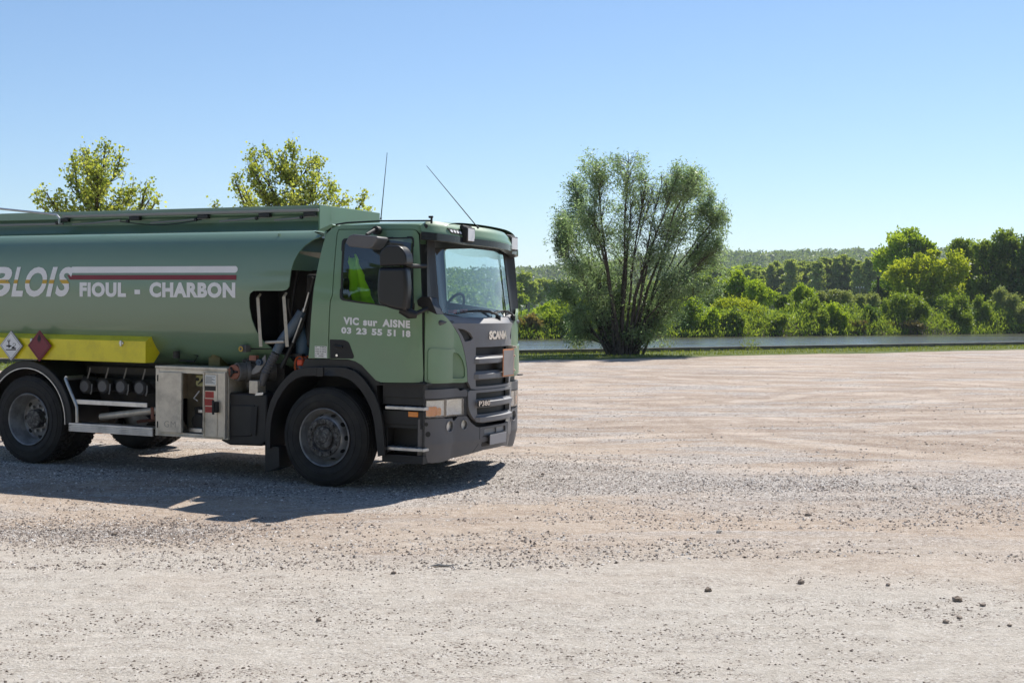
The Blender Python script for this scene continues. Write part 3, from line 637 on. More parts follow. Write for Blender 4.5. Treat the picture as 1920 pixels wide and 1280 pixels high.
# --- row of poplars further back
def poplar_mesh(seed, hgt):
    r = np.random.default_rng(seed); n = 2200; t = r.random(n) ** .85; z = hgt * (.1 + .9 * t); prof = np.sin(np.clip(t * .80 + .16, 0, 1) * np.pi) ** .5 * hgt * .135; a = r.random(n) * 6.283; rad = prof * r.random(n) ** .45 * (.75 + .35 * np.sin(z * 2.1 + a * 2))
    P = np.stack([np.cos(a) * rad, np.sin(a) * rad, z], 1); ax = r.normal(size=(n, 3)) * .6; ax[:, 2] += 1
    return leaf_quads(P, ax, .85, .5, np.clip(.5 + .3 * r.normal(size=n), 0, 1), r)
pop = []
for i in range(5):
    V, Q, T = poplar_mesh(40 + i, 17.5); c = fast_mesh('crown', V, Q, LEAF_POPLAR, smooth=False, attr=T); s = tubes([(np.array([[0, 0, -.3], [0, .1, 8], [0, 0, 16.]]), [.3, .2, .03])], 'trunk', M_BARKD)
    pop.append((c.data, s.data)); bpy.data.objects.remove(c); bpy.data.objects.remove(s)
pr = random.Random(5)
for i in range(44):
    px = 1402 + i * 6.0 + pr.uniform(-4, 4); D = 385 - .10 * (px - 1395) + pr.uniform(-6, 6) + (14 if i % 2 else 0); e = empty('poplar_tree', 'upright poplar inside the long row below the wooded hill, between its end trees', 'tree', (at_px(px, D), D, .7), 'row of poplars below the hill')
    if i in (0, 43): e['label'] = ['leftmost poplar of the long row below the hill', 'last poplar at the right end of the row, behind the dark pole'][i > 0]
    s = pr.uniform(.84, 1.04) * (.84 if i < 8 else 1); e.scale = (s * pr.uniform(.85, 1.6), s * pr.uniform(.9, 1.4), s); e.rotation_euler = (0, 0, pr.uniform(0, 6))
    for nm, me in zip(('crown', 'trunk'), pop[i % 5]): o = bpy.data.objects.new(nm, me); COL.objects.link(o); o.parent = e

# --- trees and bushes of the middle distance, each told by where it stands
def bush(label, D, spec, n, m, L=.30, W=.18, name='bush', group='bushes on the far river bank', z=.3, **kw):
    return blob_tree(name, label, 'bush' if name == 'bush' else 'tree', D, spec, int(n * 1.7), L, W, m, base_z=z, trunk_r=.07 if name == 'bush' else .2, group=group, **kw)
def fb(px):      # distance of the far water line under a photo column
    t = (px - 960) / FPX; return B_FAR / (RN[0] * t + RN[1])
F = fb
bush('low dull green bush at the water, left of the willow', F(1030) + 3, [(1018, 612, 20, 18), (1045, 606, 24, 24), (1066, 616, 18, 16)], 4500, LEAF_MID)
bush('rounded green bush behind the left side of the willow', F(1050) + 10, [(1030, 585, 20, 14), (1058, 580, 24, 18), (1082, 595, 16, 20)], 3500, LEAF_BRIGHT)
bush('brownish scrub at the waterline beside the tanker front', F(990) + 2, [(978, 615, 16, 14), (998, 610, 14, 16), (962, 612, 14, 16)], 2600, TWIG_DRY)
bush('wide green thicket seen through the lower left of the willow', F(1110) + 5, [(1100, 590, 34, 26), (1140, 585, 30, 30), (1120, 615, 40, 18)], 6500, LEAF_MID)
bush('wide green thicket seen through the lower right of the willow', F(1220) + 5, [(1210, 590, 34, 26), (1180, 600, 30, 24), (1240, 612, 34, 18)], 6500, LEAF_MID)
bush('tall grassy green bush right of the willow foot', F(1290) + 4, [(1280, 585, 28, 26), (1310, 598, 26, 26), (1275, 612, 30, 18)], 6500, LEAF_BRIGHT)
bush('dark olive bush by the water two bushes right of the willow', F(1350) + 3, [(1345, 610, 26, 18), (1370, 606, 20, 22), (1325, 618, 20, 12)], 4500, LEAF_MID)
bush('pale green bush before the bright tree right of the willow', F(1380) + 9, [(1360, 580, 26, 20), (1395, 585, 28, 22), (1420, 592, 22, 18)], 5500, LEAF_YELLOW)
bush('bright green bushy tree standing tallest right of the willow', F(1380) + 32, [(1372, 530, 22, 18), (1392, 545, 24, 22), (1358, 552, 22, 22), (1412, 560, 24, 20), (1338, 560, 20, 18)], 8500, LEAF_BRIGHT, .42, .28, 'small_tree', 'small trees behind the river bank')
bush('rounded mid green tree just behind the right edge of the willow', F(1310) + 60, [(1315, 545, 26, 22), (1290, 555, 24, 22), (1335, 540, 18, 16)], 6000, LEAF_MID, .5, .34, 'small_tree', 'small trees behind the river bank')
bush('low dark shrub on the bank below the bright bushy tree', F(1430) + 2, [(1412, 612, 22, 16), (1438, 614, 22, 14), (1460, 610, 16, 18)], 4200, LEAF_MID)
bush('bright yellow-green bush with spiky top behind the bank, left of the upright dark shrub', F(1425) + 24, [(1410, 552, 22, 22), (1438, 560, 18, 16), (1400, 570, 18, 14)], 4500, LEAF_BRIGHT)
bush('small round bush left of the upright dark shrub', F(1478) + 12, [(1478, 572, 16, 14), (1462, 566, 12, 12)], 2600, LEAF_MID)
bush('upright dark shrub at the water with a pointed top', F(1520) + 3, [(1520, 580, 14, 22), (1528, 605, 20, 22), (1508, 612, 16, 16)], 4800, LEAF_MID)
bush('tall bright bush behind the upright dark shrub', F(1505) + 14, [(1502, 552, 14, 16), (1516, 562, 18, 18), (1492, 568, 14, 16)], 3600, LEAF_BRIGHT)
bush('grey-green flowering bush in the middle of the bank', F(1560) + 16, [(1550, 556, 20, 12), (1575, 564, 20, 14), (1592, 574, 14, 12), (1540, 568, 14, 12)], 4800, LEAF_GREY)
bush('leafy pale bush at the water right of the upright dark shrub', F(1560) + 3, [(1553, 592, 14, 22), (1572, 595, 16, 20), (1560, 614, 22, 12)], 4200, LEAF_BRIGHT)
bush('tangle of dry stems at the water in the middle of the bank', F(1592) + 2, [(1590, 614, 16, 12), (1608, 612, 14, 10)], 1800, TWIG_DRY)
bush('grey-green bush beside the utility poles', F(1630) + 20, [(1612, 568, 16, 12), (1636, 566, 16, 14), (1624, 578, 18, 10)], 3800, LEAF_GREY)
bush('dark narrow shrub left of the broad bank bush', F(1635) + 3, [(1628, 598, 12, 20), (1640, 606, 14, 20), (1620, 614, 14, 12)], 3600, LEAF_DARK)
bush('broad tall bush with upright shoots on the bank, left of the garden', F(1690) + 4, [(1680, 578, 22, 24), (1704, 572, 20, 22), (1695, 600, 32, 24), (1665, 590, 14, 22), (1724, 592, 12, 22)], 9000, LEAF_MID)
bush('low dry scrub under the broad tall bush', F(1690) + 1.5, [(1670, 615, 20, 10), (1705, 614, 22, 10)], 2600, TWIG_DRY)
bush('large leafy bush right of the garden, first of three', F(1788) + 4, [(1780, 575, 16, 20), (1800, 578, 20, 20), (1788, 602, 28, 22), (1768, 605, 14, 18)], 8000, LEAF_MID)
bush('middle bush of the three right of the garden', F(1842) + 4, [(1838, 578, 14, 20), (1852, 588, 14, 20), (1845, 606, 20, 18)], 5500, LEAF_MID)
bush('tallest bank bush with pointed shoots near the right edge', F(1888) + 4, [(1882, 562, 13, 20), (1895, 580, 20, 22), (1880, 600, 20, 24), (1905, 605, 18, 18)], 8000, LEAF_GREY)
bush('last bank bush at the right edge of the picture', F(1930) + 4, [(1925, 585, 16, 22), (1945, 580, 20, 26), (1930, 606, 26, 18)], 6500, LEAF_MID)
bush('small clipped dark bush in the garden behind the bank', F(1745) + 22, [(1745, 573, 12, 10)], 1500, LEAF_DARK)
# left of the willow, further off
G3 = 'hazy trees between tanker and willow'
for lb, D, sp, mm in (('feathery tree between the tanker windscreen and the willow', 330, [(985, 528, 12, 14), (995, 545, 14, 16), (978, 552, 14, 16)], LEAF_POPLAR), ('round tree just right of the windscreen edge', 300, [(962, 548, 16, 18), (972, 566, 16, 12), (945, 545, 16, 20)], LEAF_MID),
        ('distant round tree left of the willow top branches', 360, [(1018, 540, 16, 14), (1038, 546, 14, 14), (1005, 555, 14, 12)], LEAF_POPLAR), ('distant tree seen through the left of the willow', 380, [(1065, 540, 18, 14), (1092, 545, 18, 14)], LEAF_POPLAR),
        ('distant tree seen through the middle of the willow', 380, [(1135, 540, 22, 14), (1165, 545, 18, 14)], LEAF_MID), ('distant tree seen through the right of the willow', 380, [(1215, 540, 22, 16), (1245, 545, 18, 14), (1270, 548, 16, 14)], LEAF_POPLAR)):
    blob_tree('broadleaf_tree', lb, 'tree', D, sp, 5200, .8, .55, mm, trunk_r=.25, group=G3)
for i, (px, py, D, rx) in enumerate([(1310, 520, 520, 20), (1345, 516, 500, 16), (1378, 518, 510, 18), (1408, 514, 480, 18), (1432, 520, 470, 16), (1350, 540, 430, 18), (1420, 540, 420, 18)]):
    blob_tree('broadleaf_tree', ['pale round tree at the hill foot next to the willow', 'second pale tree at the hill foot right of the willow', 'third pale tree at the hill foot right of the willow', 'pale tree at the hill foot left of the poplar row', 'pale tree touching the left end of the poplar row', 'green tree above the bright bushy tree', 'green tree in front of the left end of the poplar row'][i], 'tree', D, [(px, py, rx, 13), (px + 8, py + 12, rx, 12), (px - 10, py + 14, rx * .8, 12)], 3600, 1.15, .8, LEAF_MID if i % 2 else LEAF_BRIGHT, trunk_r=.25, group='pale trees at the foot of the hill')

# --- hedge masses nobody could count
def mass(name, label, cat, P, L, W, m, up=.4, seed=1):
    r = np.random.default_rng(seed); n = len(P); ax = r.normal(size=(n, 3)) * .6; ax[:, 2] += up; s = .6 + .8 * r.random(n)
    V, Q, T = leaf_quads(P, ax, L * s, W * s, np.clip(.5 + .28 * r.normal(size=n), 0, 1), r); o = fast_mesh(name, V, Q, m, smooth=False, attr=T); return tag(o, label, cat, kind='stuff')
r = np.random.default_rng(77); n = 60000
a = r.uniform(-60, 190, n); b = B_FAR - .6 + 5 * r.random(n) ** 1.3; x, y = ab(a, b); hgt = 1.6 * (.55 + vnoise(a * .35, a * 0, 5)) * r.random(n)
mass('bank_vegetation', 'tall grass, nettles and brambles along the far waterline', 'undergrowth', np.stack([x, y, land_z(a, b) + hgt * np.clip((b - B_FAR + 1.6) / 2, .3, 1)], 1), .42, .13, LEAF_MID, 1.2, 2)
n = 16000; a = r.uniform(-60, 190, n); b = B_FAR + 5 + 26 * r.random(n); x, y = ab(a, b)
mass('meadow_grass', 'sunlit long grass on the meadow behind the river bank', 'grass', np.stack([x, y, land_z(a, b)], 1), .55, .12, GRASS, 1.8, 3)
n = 14000; a = r.uniform(-300, 500, n); b = B_FAR + 60 + 120 * r.random(n) ** .8; x, y = ab(a, b)
mass('distant_hedges', 'distant hedges and scrub crossing the flat land below the hill', 'hedge', np.stack([x, y, land_z(a, b) + 3.2 * vnoise(a * .05, b * .2, 6) * r.random(n)], 1), 1.1, .7, LEAF_MID, .6, 4)
n = 24000; a = r.uniform(-30, 75, n); b = B_LAWN - .1 + (B_QUAY - B_LAWN) * r.random(n) ** 1.2 + .4 * fbm(a * .9, a * 0, 3, 12) ; x, y = ab(a, b)
mass('lawn_grass', 'strip of short uneven grass between the gravel yard and the river', 'grass', np.stack([x, y, np.full(n, .03)], 1), .095, .028, GRASS, 1.6, 5)

# the wood on the hill: crowns by the hundred, one mass
def far_wood(name, label, N, area, zf, size, nq, m, seed):
    r = np.random.default_rng(seed); V = []; P = area(r, N); R = size * (.7 + .6 * r.random(N)); nn = nq
    d = unit(r.normal(size=(N, nn, 3))); d[..., 2] = np.abs(d[..., 2]) * 1.1 - .15; c = np.stack([P[:, 0], P[:, 1], zf(P[:, 0], P[:, 1]) + R * .95], 1)
    p = (c[:, None] + d * R[:, None, None] * np.array([1, 1, .95]) * (.8 + .25 * r.random((N, nn, 1)))).reshape(-1, 3); ax = unit(r.normal(size=(N * nn, 3)) + d.reshape(-1, 3) * .3)
    T = np.clip((.45 + .24 * r.normal(size=(N, 1)) + .07 * r.normal(size=(N, nn))).ravel(), 0, 1); s = .7 + .6 * r.random(N * nn)
    V, Q, T = leaf_quads(p, ax, size * .34 * s, size * .24 * s, T, r); return tag(fast_mesh(name, V, Q, m, smooth=False, attr=T), label, 'woodland', kind='stuff')
def hill_z(x, y): a = x * RU[0] + y * RU[1]; b = x * RN[0] + y * RN[1]; return land_z(a, b)
def ar(r, N): y = 820 + 900 * r.random(N) ** .85; t = r.uniform(-.34, .46, N); return np.stack([t * y, y], 1)
far_wood('hillside_wood', 'hazy green wood covering the long hill on the horizon', 3600, ar, hill_z, 8.6, 110, LEAF_HILL, 8)
# the wood behind the photographer: seen only as the dark band mirrored in the tank and the side window
def ar2(r, N): return np.stack([r.uniform(-75, 75, N), -30 - 12 * r.random(N)], 1)
far_wood('roadside_wood', 'dark row of trees across the road, mirrored in the tanker side', 190, ar2, lambda x, y: x * 0 + .5 + 11 * (np.sin(x * 37.1) * .5 + .5), 4.8, 260, LEAF_DARK, 9)
# ------------------------------------------------------------------ tanker truck
GREEN = mat('green_paint', (.17, .29, .165), .48, coat=.6, var=.05, vscale=2, dirt=(.26, .25, .20), dscale=3.5, damt=.16)
GREENT = mat('green_tank_paint', (.135, .235, .14), .50, spec=.95, coat=.9, var=.05, vscale=1.2, dirt=(.23, .22, .17), dscale=2.2, damt=.14, bump=.015, bscale=3, stretch=(.35, 1, 1))
BLACKP = mat('black_plastic', (.016, .016, .0165), .5, var=.25, vscale=4, dirt=(.085, .078, .066), dscale=3, damt=.25, bump=.15, bscale=250)
GREYP = mat('grey_plastic', (.20, .20, .21), .50, var=.06, vscale=3, dirt=(.22, .19, .16), dscale=4, damt=.3, bump=.1, bscale=300)
DGREYP = mat('dark_grey_plastic', (.12, .12, .127), .48, var=.1, vscale=3, dirt=(.17, .145, .12), dscale=3, damt=.3, bump=.1, bscale=300)
RUBBER = mat('tyre_rubber', (.016, .0155, .015), .72, var=.25, vscale=7, dirt=(.075, .068, .058), dscale=5, damt=.6, bump=.2, bscale=80)
STEEL = mat('worn_rim_paint', (.36, .36, .36), .42, .4, var=.25, vscale=7, dirt=(.06, .05, .042), dscale=9, damt=.6)
HUBP = mat('greasy_hub', (.045, .043, .042), .5, .3, var=.3, vscale=12, dirt=(.35, .34, .32), dscale=22, damt=.9)
ALU = mat('aluminium', (.58, .58, .58), .34, .9, var=.1, vscale=8, dirt=(.28, .26, .23), dscale=10, damt=.4, bump=.05, bscale=120)
INOX = mat('stained_stainless', (.74, .67, .56), .42, .4, var=.12, vscale=5, dirt=(.20, .16, .115), dscale=5, damt=.6, bump=.05, bscale=60)
FRAME = mat('chassis_paint', (.022, .022, .024), .6, var=.3, vscale=4, dirt=(.10, .085, .065), dscale=4, damt=.6)
MIRP = mat('mirror_plastic', (.017, .017, .019), .36, bump=.1, bscale=200)
YELLOW = mat('yellow_paint', (.90, .76, .02), .42, coat=.2, var=.06, vscale=3, dirt=(.35, .27, .05), dscale=5, damt=.35)
WHITEP = mat('white_decal', (.86, .86, .87), .5, var=.04, vscale=5)
WARMW = mat('white_label', (.82, .82, .78), .5); REDD = mat('red_decal', (.23, .030, .045), .5, var=.06); GOLD = mat('gold_decal', (.62, .40, .05), .5)
REDL = mat('red_label', (.50, .05, .04), .5); INK = mat('black_ink', (.015, .015, .015), .6); CHROME = mat('chrome', (.75, .75, .76), .14, 1.)
ORANGE = mat('orange_lens', (.85, .25, .01), .2, coat=.6); REDP = mat('red_brown_paint', (.30, .11, .07), .5, var=.2, vscale=10, dirt=(.1, .08, .06), dscale=9, damt=.6); BLUEG = mat('blue_grey_hose', (.10, .14, .19), .4, var=.2)
ORREF = mat('orange_hose', (.70, .13, .03), .45, var=.2); HIVIS = mat('hi_vis_cloth', (.45, .85, .02), .8); SEAT = mat('seat_cloth', (.05, .052, .06), .9); DASH = mat('dash_plastic', (.09, .095, .10), .6)
GREYC = mat('grey_cover', (.30, .29, .28), .55); LENS = mat('lamp_reflector', (.95, .94, .90), .4, .0, var=.12, vscale=20)
def mat_glass(name, tint, rough=.02):
    m = bpy.data.materials.new(name); m.use_nodes = True; n = m.node_tree; n.nodes.clear(); L = n.links.new
    o = n.nodes.new('ShaderNodeOutputMaterial'); t = n.nodes.new('ShaderNodeBsdfTransparent'); t.inputs[0].default_value = (*tint, 1)
    g = n.nodes.new('ShaderNodeBsdfGlossy'); g.inputs['Roughness'].default_value = rough; f = n.nodes.new('ShaderNodeFresnel'); f.inputs[0].default_value = 1.5
    f = n.nodes.new('ShaderNodeLayerWeight'); f.inputs[0].default_value = .5; b_ = n.nodes.new('ShaderNodeMath'); b_.operation = 'POWER'; b_.inputs[1].default_value = 3.4; L(f.outputs['Facing'], b_.inputs[0]); a = n.nodes.new('ShaderNodeMath'); a.operation = 'MULTIPLY_ADD'; a.inputs[1].default_value = .9; a.inputs[2].default_value = .11; L(b_.outputs[0], a.inputs[0])
    x = n.nodes.new('ShaderNodeMixShader'); L(a.outputs[0], x.inputs[0]); L(t.outputs[0], x.inputs[1]); L(g.outputs[0], x.inputs[2]); L(x.outputs[0], o.inputs[0]); return m
GLASS = mat_glass('cab_glass', (.80, .92, .93)); CLEAR = mat_glass('lamp_glass', (.99, .99, .98)); SMOKE = mat_glass('smoked_visor', (.10, .12, .16), .05)

TR = empty('tanker_truck', 'green fuel tanker truck with white FIOUL - CHARBON lettering parked on the gravel', 'tanker truck')
TR.matrix_world = Matrix(((TF.x, TL.x, TU.x, TO.x), (TF.y, TL.y, TU.y, TO.y), (TF.z, TL.z, TU.z, TO.z), (0, 0, 0, 1)))
def part(mb, name, m, parent=None, **k): return mb.build(name, m, parent or TR, **k)

# ---- chassis
f = MB()
for y in (-.40, .40): f.box(-6.1, 1.15, y - .045, y + .045, .72, .98)
for x in (-5.9, -5, -3.2, -2.2, -1.2, -.6, .9): f.box(x - .05, x + .05, -.36, .36, .76, .94)
f.box(-4.7, -3.5, -.50, .50, .98, 1.22); f.box(-1.6, -1.4, -.5, .5, .98, 1.26)
part(f, 'chassis', FRAME, bevel=.008)
f = MB(); f.tube([(-4.12, -1.0, .52), (-4.12, 1.0, .52)], .075, 12); f.lathe([(.001, -.26), (.15, -.2), (.25, 0), (.15, .2), (.001, .26)], (-4.12, 0, .52), 'y', 20); f.tube([(0.02, -.95, .50), (.02, .95, .50)], .06, 10)
f.tube([(-3.9, 0, .56), (-1.2, 0, .72), (-.2, 0, .8)], .05, 10); part(f, 'axle', FRAME)
f = MB()
for y in (-.52, .52):
    for x0 in (-4.12, .02): f.tube([(x0 - .75, y, .74), (x0 - .4, y, .64), (x0, y, .61), (x0 + .4, y, .64), (x0 + .75, y, .74)], .035, 6)
part(f, 'leaf_spring', FRAME)
f = MB(); f.box(-.9, 1.0, -.38, .38, .42, 1.25); f.tube([(-2.6, -.2, .62), (-1.6, -.25, .62), (-.8, -.1, .7)], .16, 14); f.box(.75, 1.20, -1.0, 1.0, .36, 1.1); part(f, 'engine_and_sun_block', FRAME, bevel=.05)  # engine; the wide box behind the bumper is added to stop sun leaks
f = MB(); f.box(-2.9, -.75, .55, 1.2, .38, 1.0); part(f, 'fuel_tank_sun_block', ALU, bevel=.05); f = MB(); f.box(-3.45, -1.0, -.35, .35, .97, 1.24); f.box(-3.3, -2.4, -.1, .5, .55, .95); f.box(-.95, -.7, -.9, 1.1, .95, 1.3); part(f, 'subframe_daylight_block', FRAME)  # boxes added to block daylight under the tank and shade the ground there

# ---- wheels
def wheel(cx, yo, dirn, kind):
    """yo: lateral place of the outer tyre face; dirn -1 = faces the near side"""
    R = .532; W = .30; zc = .522
    def Yd(h): return yo - dirn * h        # h = depth inwards from the outer face
    prof = [(.300, .035), (.335, .012), (.37, 0), (.385, .001), (.388, -.003), (.394, -.003), (.397, .002), (.43, .004), (.455, .007), (.457, .003), (.463, .004), (.465, .010), (.475, .012), (.497, .026), (.512, .034), (.520, .05)]
    grooves = []
    if kind == 'steer':
        for g in (.082, .125, .168, .211): grooves += [(.530, g - .006), (.517, g - .004), (.517, g + .004), (.530, g + .006)]
        prof += [(.529, .055)] + grooves + [(.529, .245)]
    else: prof += [(.515, .055), (.517, .15), (.515, .245)]
    prof += [(.515, .25), (.497, .272), (.475, .288), (.43, .296), (.37, .30), (.30, .27)]
    t = MB(); t.lathe([(r_, Yd(h) - yo) for r_, h in prof], (cx, yo, zc), 'y', 96)
    tyre = part(t, 'tyre', RUBBER, ang=28)
    tyre.name = 'tyre'
    if kind != 'steer':           # block tread of the driven tyres
        b = MB(); n = 46
        for k in range(n):
            a0 = 2 * math.pi * k / n
            for j, (h0, h1, sh) in enumerate(((.028, .098, .35), (.106, .146, -.2), (.154, .194, .2), (.202, .272, -.35))):
                a = a0 + (.5 if j in (1, 3) else 0) * 2 * math.pi / n; dw = 2 * math.pi / n * .33; V = []
                for rr in (.505, .534 if 0 < j < 3 else .529):
                    for (hh, aa) in ((h0, a - dw), (h0, a + dw), (h1, a + dw + sh * .06), (h1, a - dw + sh * .06)):
                        r2 = rr - (.014 if (hh in (.028, .272) and rr > .51) else 0); V.append((cx + r2 * math.cos(aa), Yd(hh), zc + r2 * math.sin(aa)))
                b.add(V, [(4, 5, 6, 7), (0, 1, 5, 4), (1, 2, 6, 5), (2, 3, 7, 6), (3, 0, 4, 7)])
        tb = part(b, 'tread_blocks', RUBBER, tyre); tb['kind'] = 'stuff'
    rim = MB()
    if kind == 'steer':
        rp = [(.300, .03), (.311, .012), (.305, .004), (.295, .012), (.292, .045), (.286, .065), (.262, .10), (.256, .12), (.250, .109), (.2405, .085), (.2285, .055), (.216, .022), (.200, .010)]
        rim.lathe([(r_, Yd(h) - yo) for r_, h in rp], (cx, yo, zc), 'y', 72)
    elif kind == 'drive':
        rp = [(.300, .03), (.311, .012), (.305, .004), (.295, .012), (.288, .05), (.272, .11), (.258, .15), (.252, .20), (.235, .215), (.21, .208), (.185, .190), (.11, .188)]
        rim.lathe([(r_, Yd(h) - yo) for r_, h in rp], (cx, yo, zc), 'y', 72)
    else:
        rim.lathe([(r_, Yd(h) - yo) for r_, h in [(.300, .03), (.3, .15), (.27, .16), (.1, .16)]], (cx, yo, zc), 'y', 40)
    ro = part(rim, 'rim', STEEL, ang=40); ro.parent = tyre; tyre.parent = TR
    if kind == 'steer':
        h = MB(); hp = [(.205, .012), (.206, .002), (.198, -.006), (.150, -.008), (.142, .004), (.132, .012), (.118, .010), (.112, -.012), (.075, -.022), (.060, -.018), (.055, -.028), (.03, -.032), (.0002, -.032)]
        h.lathe([(r_, Yd(q) - yo) for r_, q in hp], (cx, yo, zc), 'y', 48); part(h, 'hub', HUBP, tyre, ang=40)
        nn = 10
        for k in range(nn): a = 2 * math.pi * (k + .3) / nn; q = MB(); q.cyl((cx + .173 * math.cos(a), Yd(-.006), zc + .173 * math.sin(a)), .020, 0, dirn * .022, 'y', 6); part(q, 'wheel_nut', HUBP, tyre)
        for k in range(10): a = 2 * math.pi * k / 10; q = MB(); n_ = 16; q.v = [(cx + (.2365 + .37 * .029 * math.sin(b)) * math.cos(a) - .027 * math.cos(b) * math.sin(a), Yd(.074 + .93 * .029 * math.sin(b)), zc + (.2365 + .37 * .029 * math.sin(b)) * math.sin(a) + .027 * math.cos(b) * math.cos(a)) for b in np.linspace(0, 2 * math.pi, n_, endpoint=False)]; q.f = [tuple(range(n_))]; part(q, 'vent_hole', INK, tyre)
    if kind == 'drive':
        h = MB(); h.lathe([(r_, Yd(q) - yo) for r_, q in [(.115, .19), (.112, .10), (.10, .085), (.06, .082), (.0002, .082)]], (cx, yo, zc), 'y', 36); part(h, 'hub', HUBP, tyre, ang=40)
        for k in range(10): a = 2 * math.pi * (k + .3) / 10; q = MB(); q.cyl((cx + .150 * math.cos(a), Yd(.186), zc + .150 * math.sin(a)), .019, 0, dirn * .04, 'y', 6); part(q, 'wheel_nut', STEEL, tyre)
        for k in range(8): a = 2 * math.pi * k / 8; q = MB(); q.lathe([(.0002, 0), (.030, 0)], (cx + .215 * math.cos(a), Yd(.2045), zc + .215 * math.sin(a)), 'y', 18); part(q, 'vent_hole', INK, tyre)
    return tyre
wheel(.02, -1.225, -1, 'steer'); wheel(.02, 1.225, 1, 'steer')
for sgn in (-1, 1): wheel(-4.125, sgn * 1.225, sgn, 'drive'); wheel(-4.125, sgn * .88, sgn, 'inner')

# ---- tank
skin = [(-6.2, 0.001), (-.56, .001), (-.56, z2v(1.33))] + tpx([(500, 662), (493, 652), (484, 640), (476, 622), (470, 600), (467, 576), (467, 558), (469, 550), (475, 545.5), (483, 545), (530, 545), (538, 543), (542.5, 537), (543.5, 525), (545, 508), (549, 491), (556, 474), (565, 460), (576, 449), (590, 441)]) + [(-.25, z2v(2.70)), (-.56, TV[-1]), (-6.2, TV[-1])]
wrap('tank_skin', skin, tank, GREENT, TR, du=.35, dv=.05, th=.012, ang=50)
wrap('tank_skin', rect(-6.2, -.55, 0.001, TV[-1]), tank, GREENT, TR, du=1.5, dv=.06, th=.012, mirror=True, ang=50)
sec = [(y * .985, 1.985 + (z - 1.985) * .98) for y, z in zip(TY, TZ)]; sec = sec + [(-y, z) for y, z in sec[::-1][1:-1]]
for x in (-6.19, -1.02): f = MB(); f.prism(sec, x, x + .02, 'x'); part(f, 'tank_head', GREENT if x < -2 else BLACKP)
f = MB(); f.box(-.56, -.53, -1.16, 1.16, 2.29, 2.50); f.box(-.64, -.53, -1.16, 1.16, 2.50, 2.515); part(f, 'tank_head', GREEN, bevel=.004); f = MB(); f.box(-.66, -.64, -1.1, 1.1, 2.5, 2.68); part(f, 'tank_head', GREENT)
# liner of the hose recess
f = MB(); f.box(-1.0, -.40, -1.02, -.70, 1.36, 1.385); f.box(-1.0, -.98, -1.02, -.6, 1.37, 2.08); f.box(-1.0, -.40, -.62, -.60, 1.36, 2.3); part(f, 'recess_liner', BLACKP)
# tread-plate walkway on the tank: flared side panels with an upper lip
yb, yt = -.55, -.65
def cw(y0, z0, y1, z1): return [(y0, z0), (y1, z1), (y1 + .018, z1), (y0 + .018, z0)]
for sg in (1, -1):
    f = MB(); q = [(-.74, 2.69), (-.69, 2.73), (-.615, 2.81), (-.595, 2.85), (-.61, 2.91), (yt, 2.93), (yt, 3.02), (yt + .016, 3.02), (yt + .016, 2.93), (-.594, 2.91), (-.58, 2.85), (-.60, 2.81), (-.67, 2.72), (-.72, 2.67)]; f.prism(q, -6.1, -.44, 'x')
    if sg < 0: f.mirror_y()
    part(f, 'walkway_side', GREENT, bevel=.003)
f = MB(); f.prism([(yt - .05, 2.69), (yt - .004, 2.75), (yt - .004, 3.025), (-yt + .004, 3.025), (-yt + .004, 2.69)], -.44, -.42, 'x'); part(f, 'walkway_front', GREEN, bevel=.004)
f = MB(); f.box(-6.1, -.45, -.56, .56, 2.66, 2.735); part(f, 'walkway_floor', ALU)
f = MB(); f.box(-4.1, -.42, yt - .045, yt - .012, 2.945, 2.975); part(f, 'walkway_rail', GREYC, bevel=.004)
f = MB(); f.box(-6.1, -4.1, yt - .04, yt - .012, 2.86, 2.885); part(f, 'walkway_rail', GREYC, bevel=.004)
for x in (-1.1, -1.95, -2.95, -4.05, -.50): f = MB(); f.box(x - .10, x + .05, yt - .06, yt - .005, 2.895, 2.94); f.cyl((x - .13, yt - .045, 2.885), .022, -.015, .015, 'y', 10); part(f, 'rail_bracket', BLACKP, bevel=.006)
for x0, x1 in ((-3.95, -3.2), (-2.75, -1.95), (-1.75, -1.1), (-1.0, -.45)): f = MB(); f.tube([(x0, yt - .03, 2.86), ((x0 + x1) / 2, yt - .03, 2.875), (x1, yt - .03, 2.90)], .011, 6); part(f, 'cable_conduit', GREYC)
f = MB(); f.tube([(-3.2 + i * .1, yt - .04, 2.885 - .05 * math.sin(i / 12 * math.pi)) for i in range(13)], .006, 5); part(f, 'slack_cable', BLACKP)
f = MB(); f.tube([(-5.65, -.72, 3.13), (-4.28, -.74, 2.995), (-4.14, -.74, 2.975), (-4.10, -.74, 2.94), (-4.10, -.74, 2.87)], .014, 8); part(f, 'grab_rail', ALU)

# ---- lettering on the tank
def decal(name, outline, m, d=.003, **k): return wrap(name, outline, tank, m, TR, du=2, dv=.05, th=.0, d=d, **k)
def tbox(x0, y0, x1, y1):
    a, b = side(x0, (y0 + y1) / 2, -1.245)[0], side(x1, (y0 + y1) / 2, -1.245)[0]; xm = (x0 + x1) / 2
    return a, b, z2v(side(xm, y1, -1.245)[1]), z2v(side(xm, y0, -1.245)[1])
g0, g1 = z2v(side(60, 531.5, -1.245)[1]), z2v(side(60, 524.5, -1.245)[1])
for ch, x0, x1 in (('B', -24, 23), ('L', 22, 44.5), ('O', 48, 89), ('I', 87, 108), ('S', 104.5, 137)):
    u0, u1, v0, v1 = tbox(x0, 500.5, x1, 556)
    if ch in 'O' : v0 -= .004
    tm = text_mesh(ch, .035 if ch in 'BS' else .03, .30 if ch != 'O' else .22); wrap('painted_letter', None, tank, [WHITEP, GOLD], TR, du=2, dv=.05, th=0, d=.004, tri=fit(tm, u0, u1, v0, v1), bands=(g0, g1))
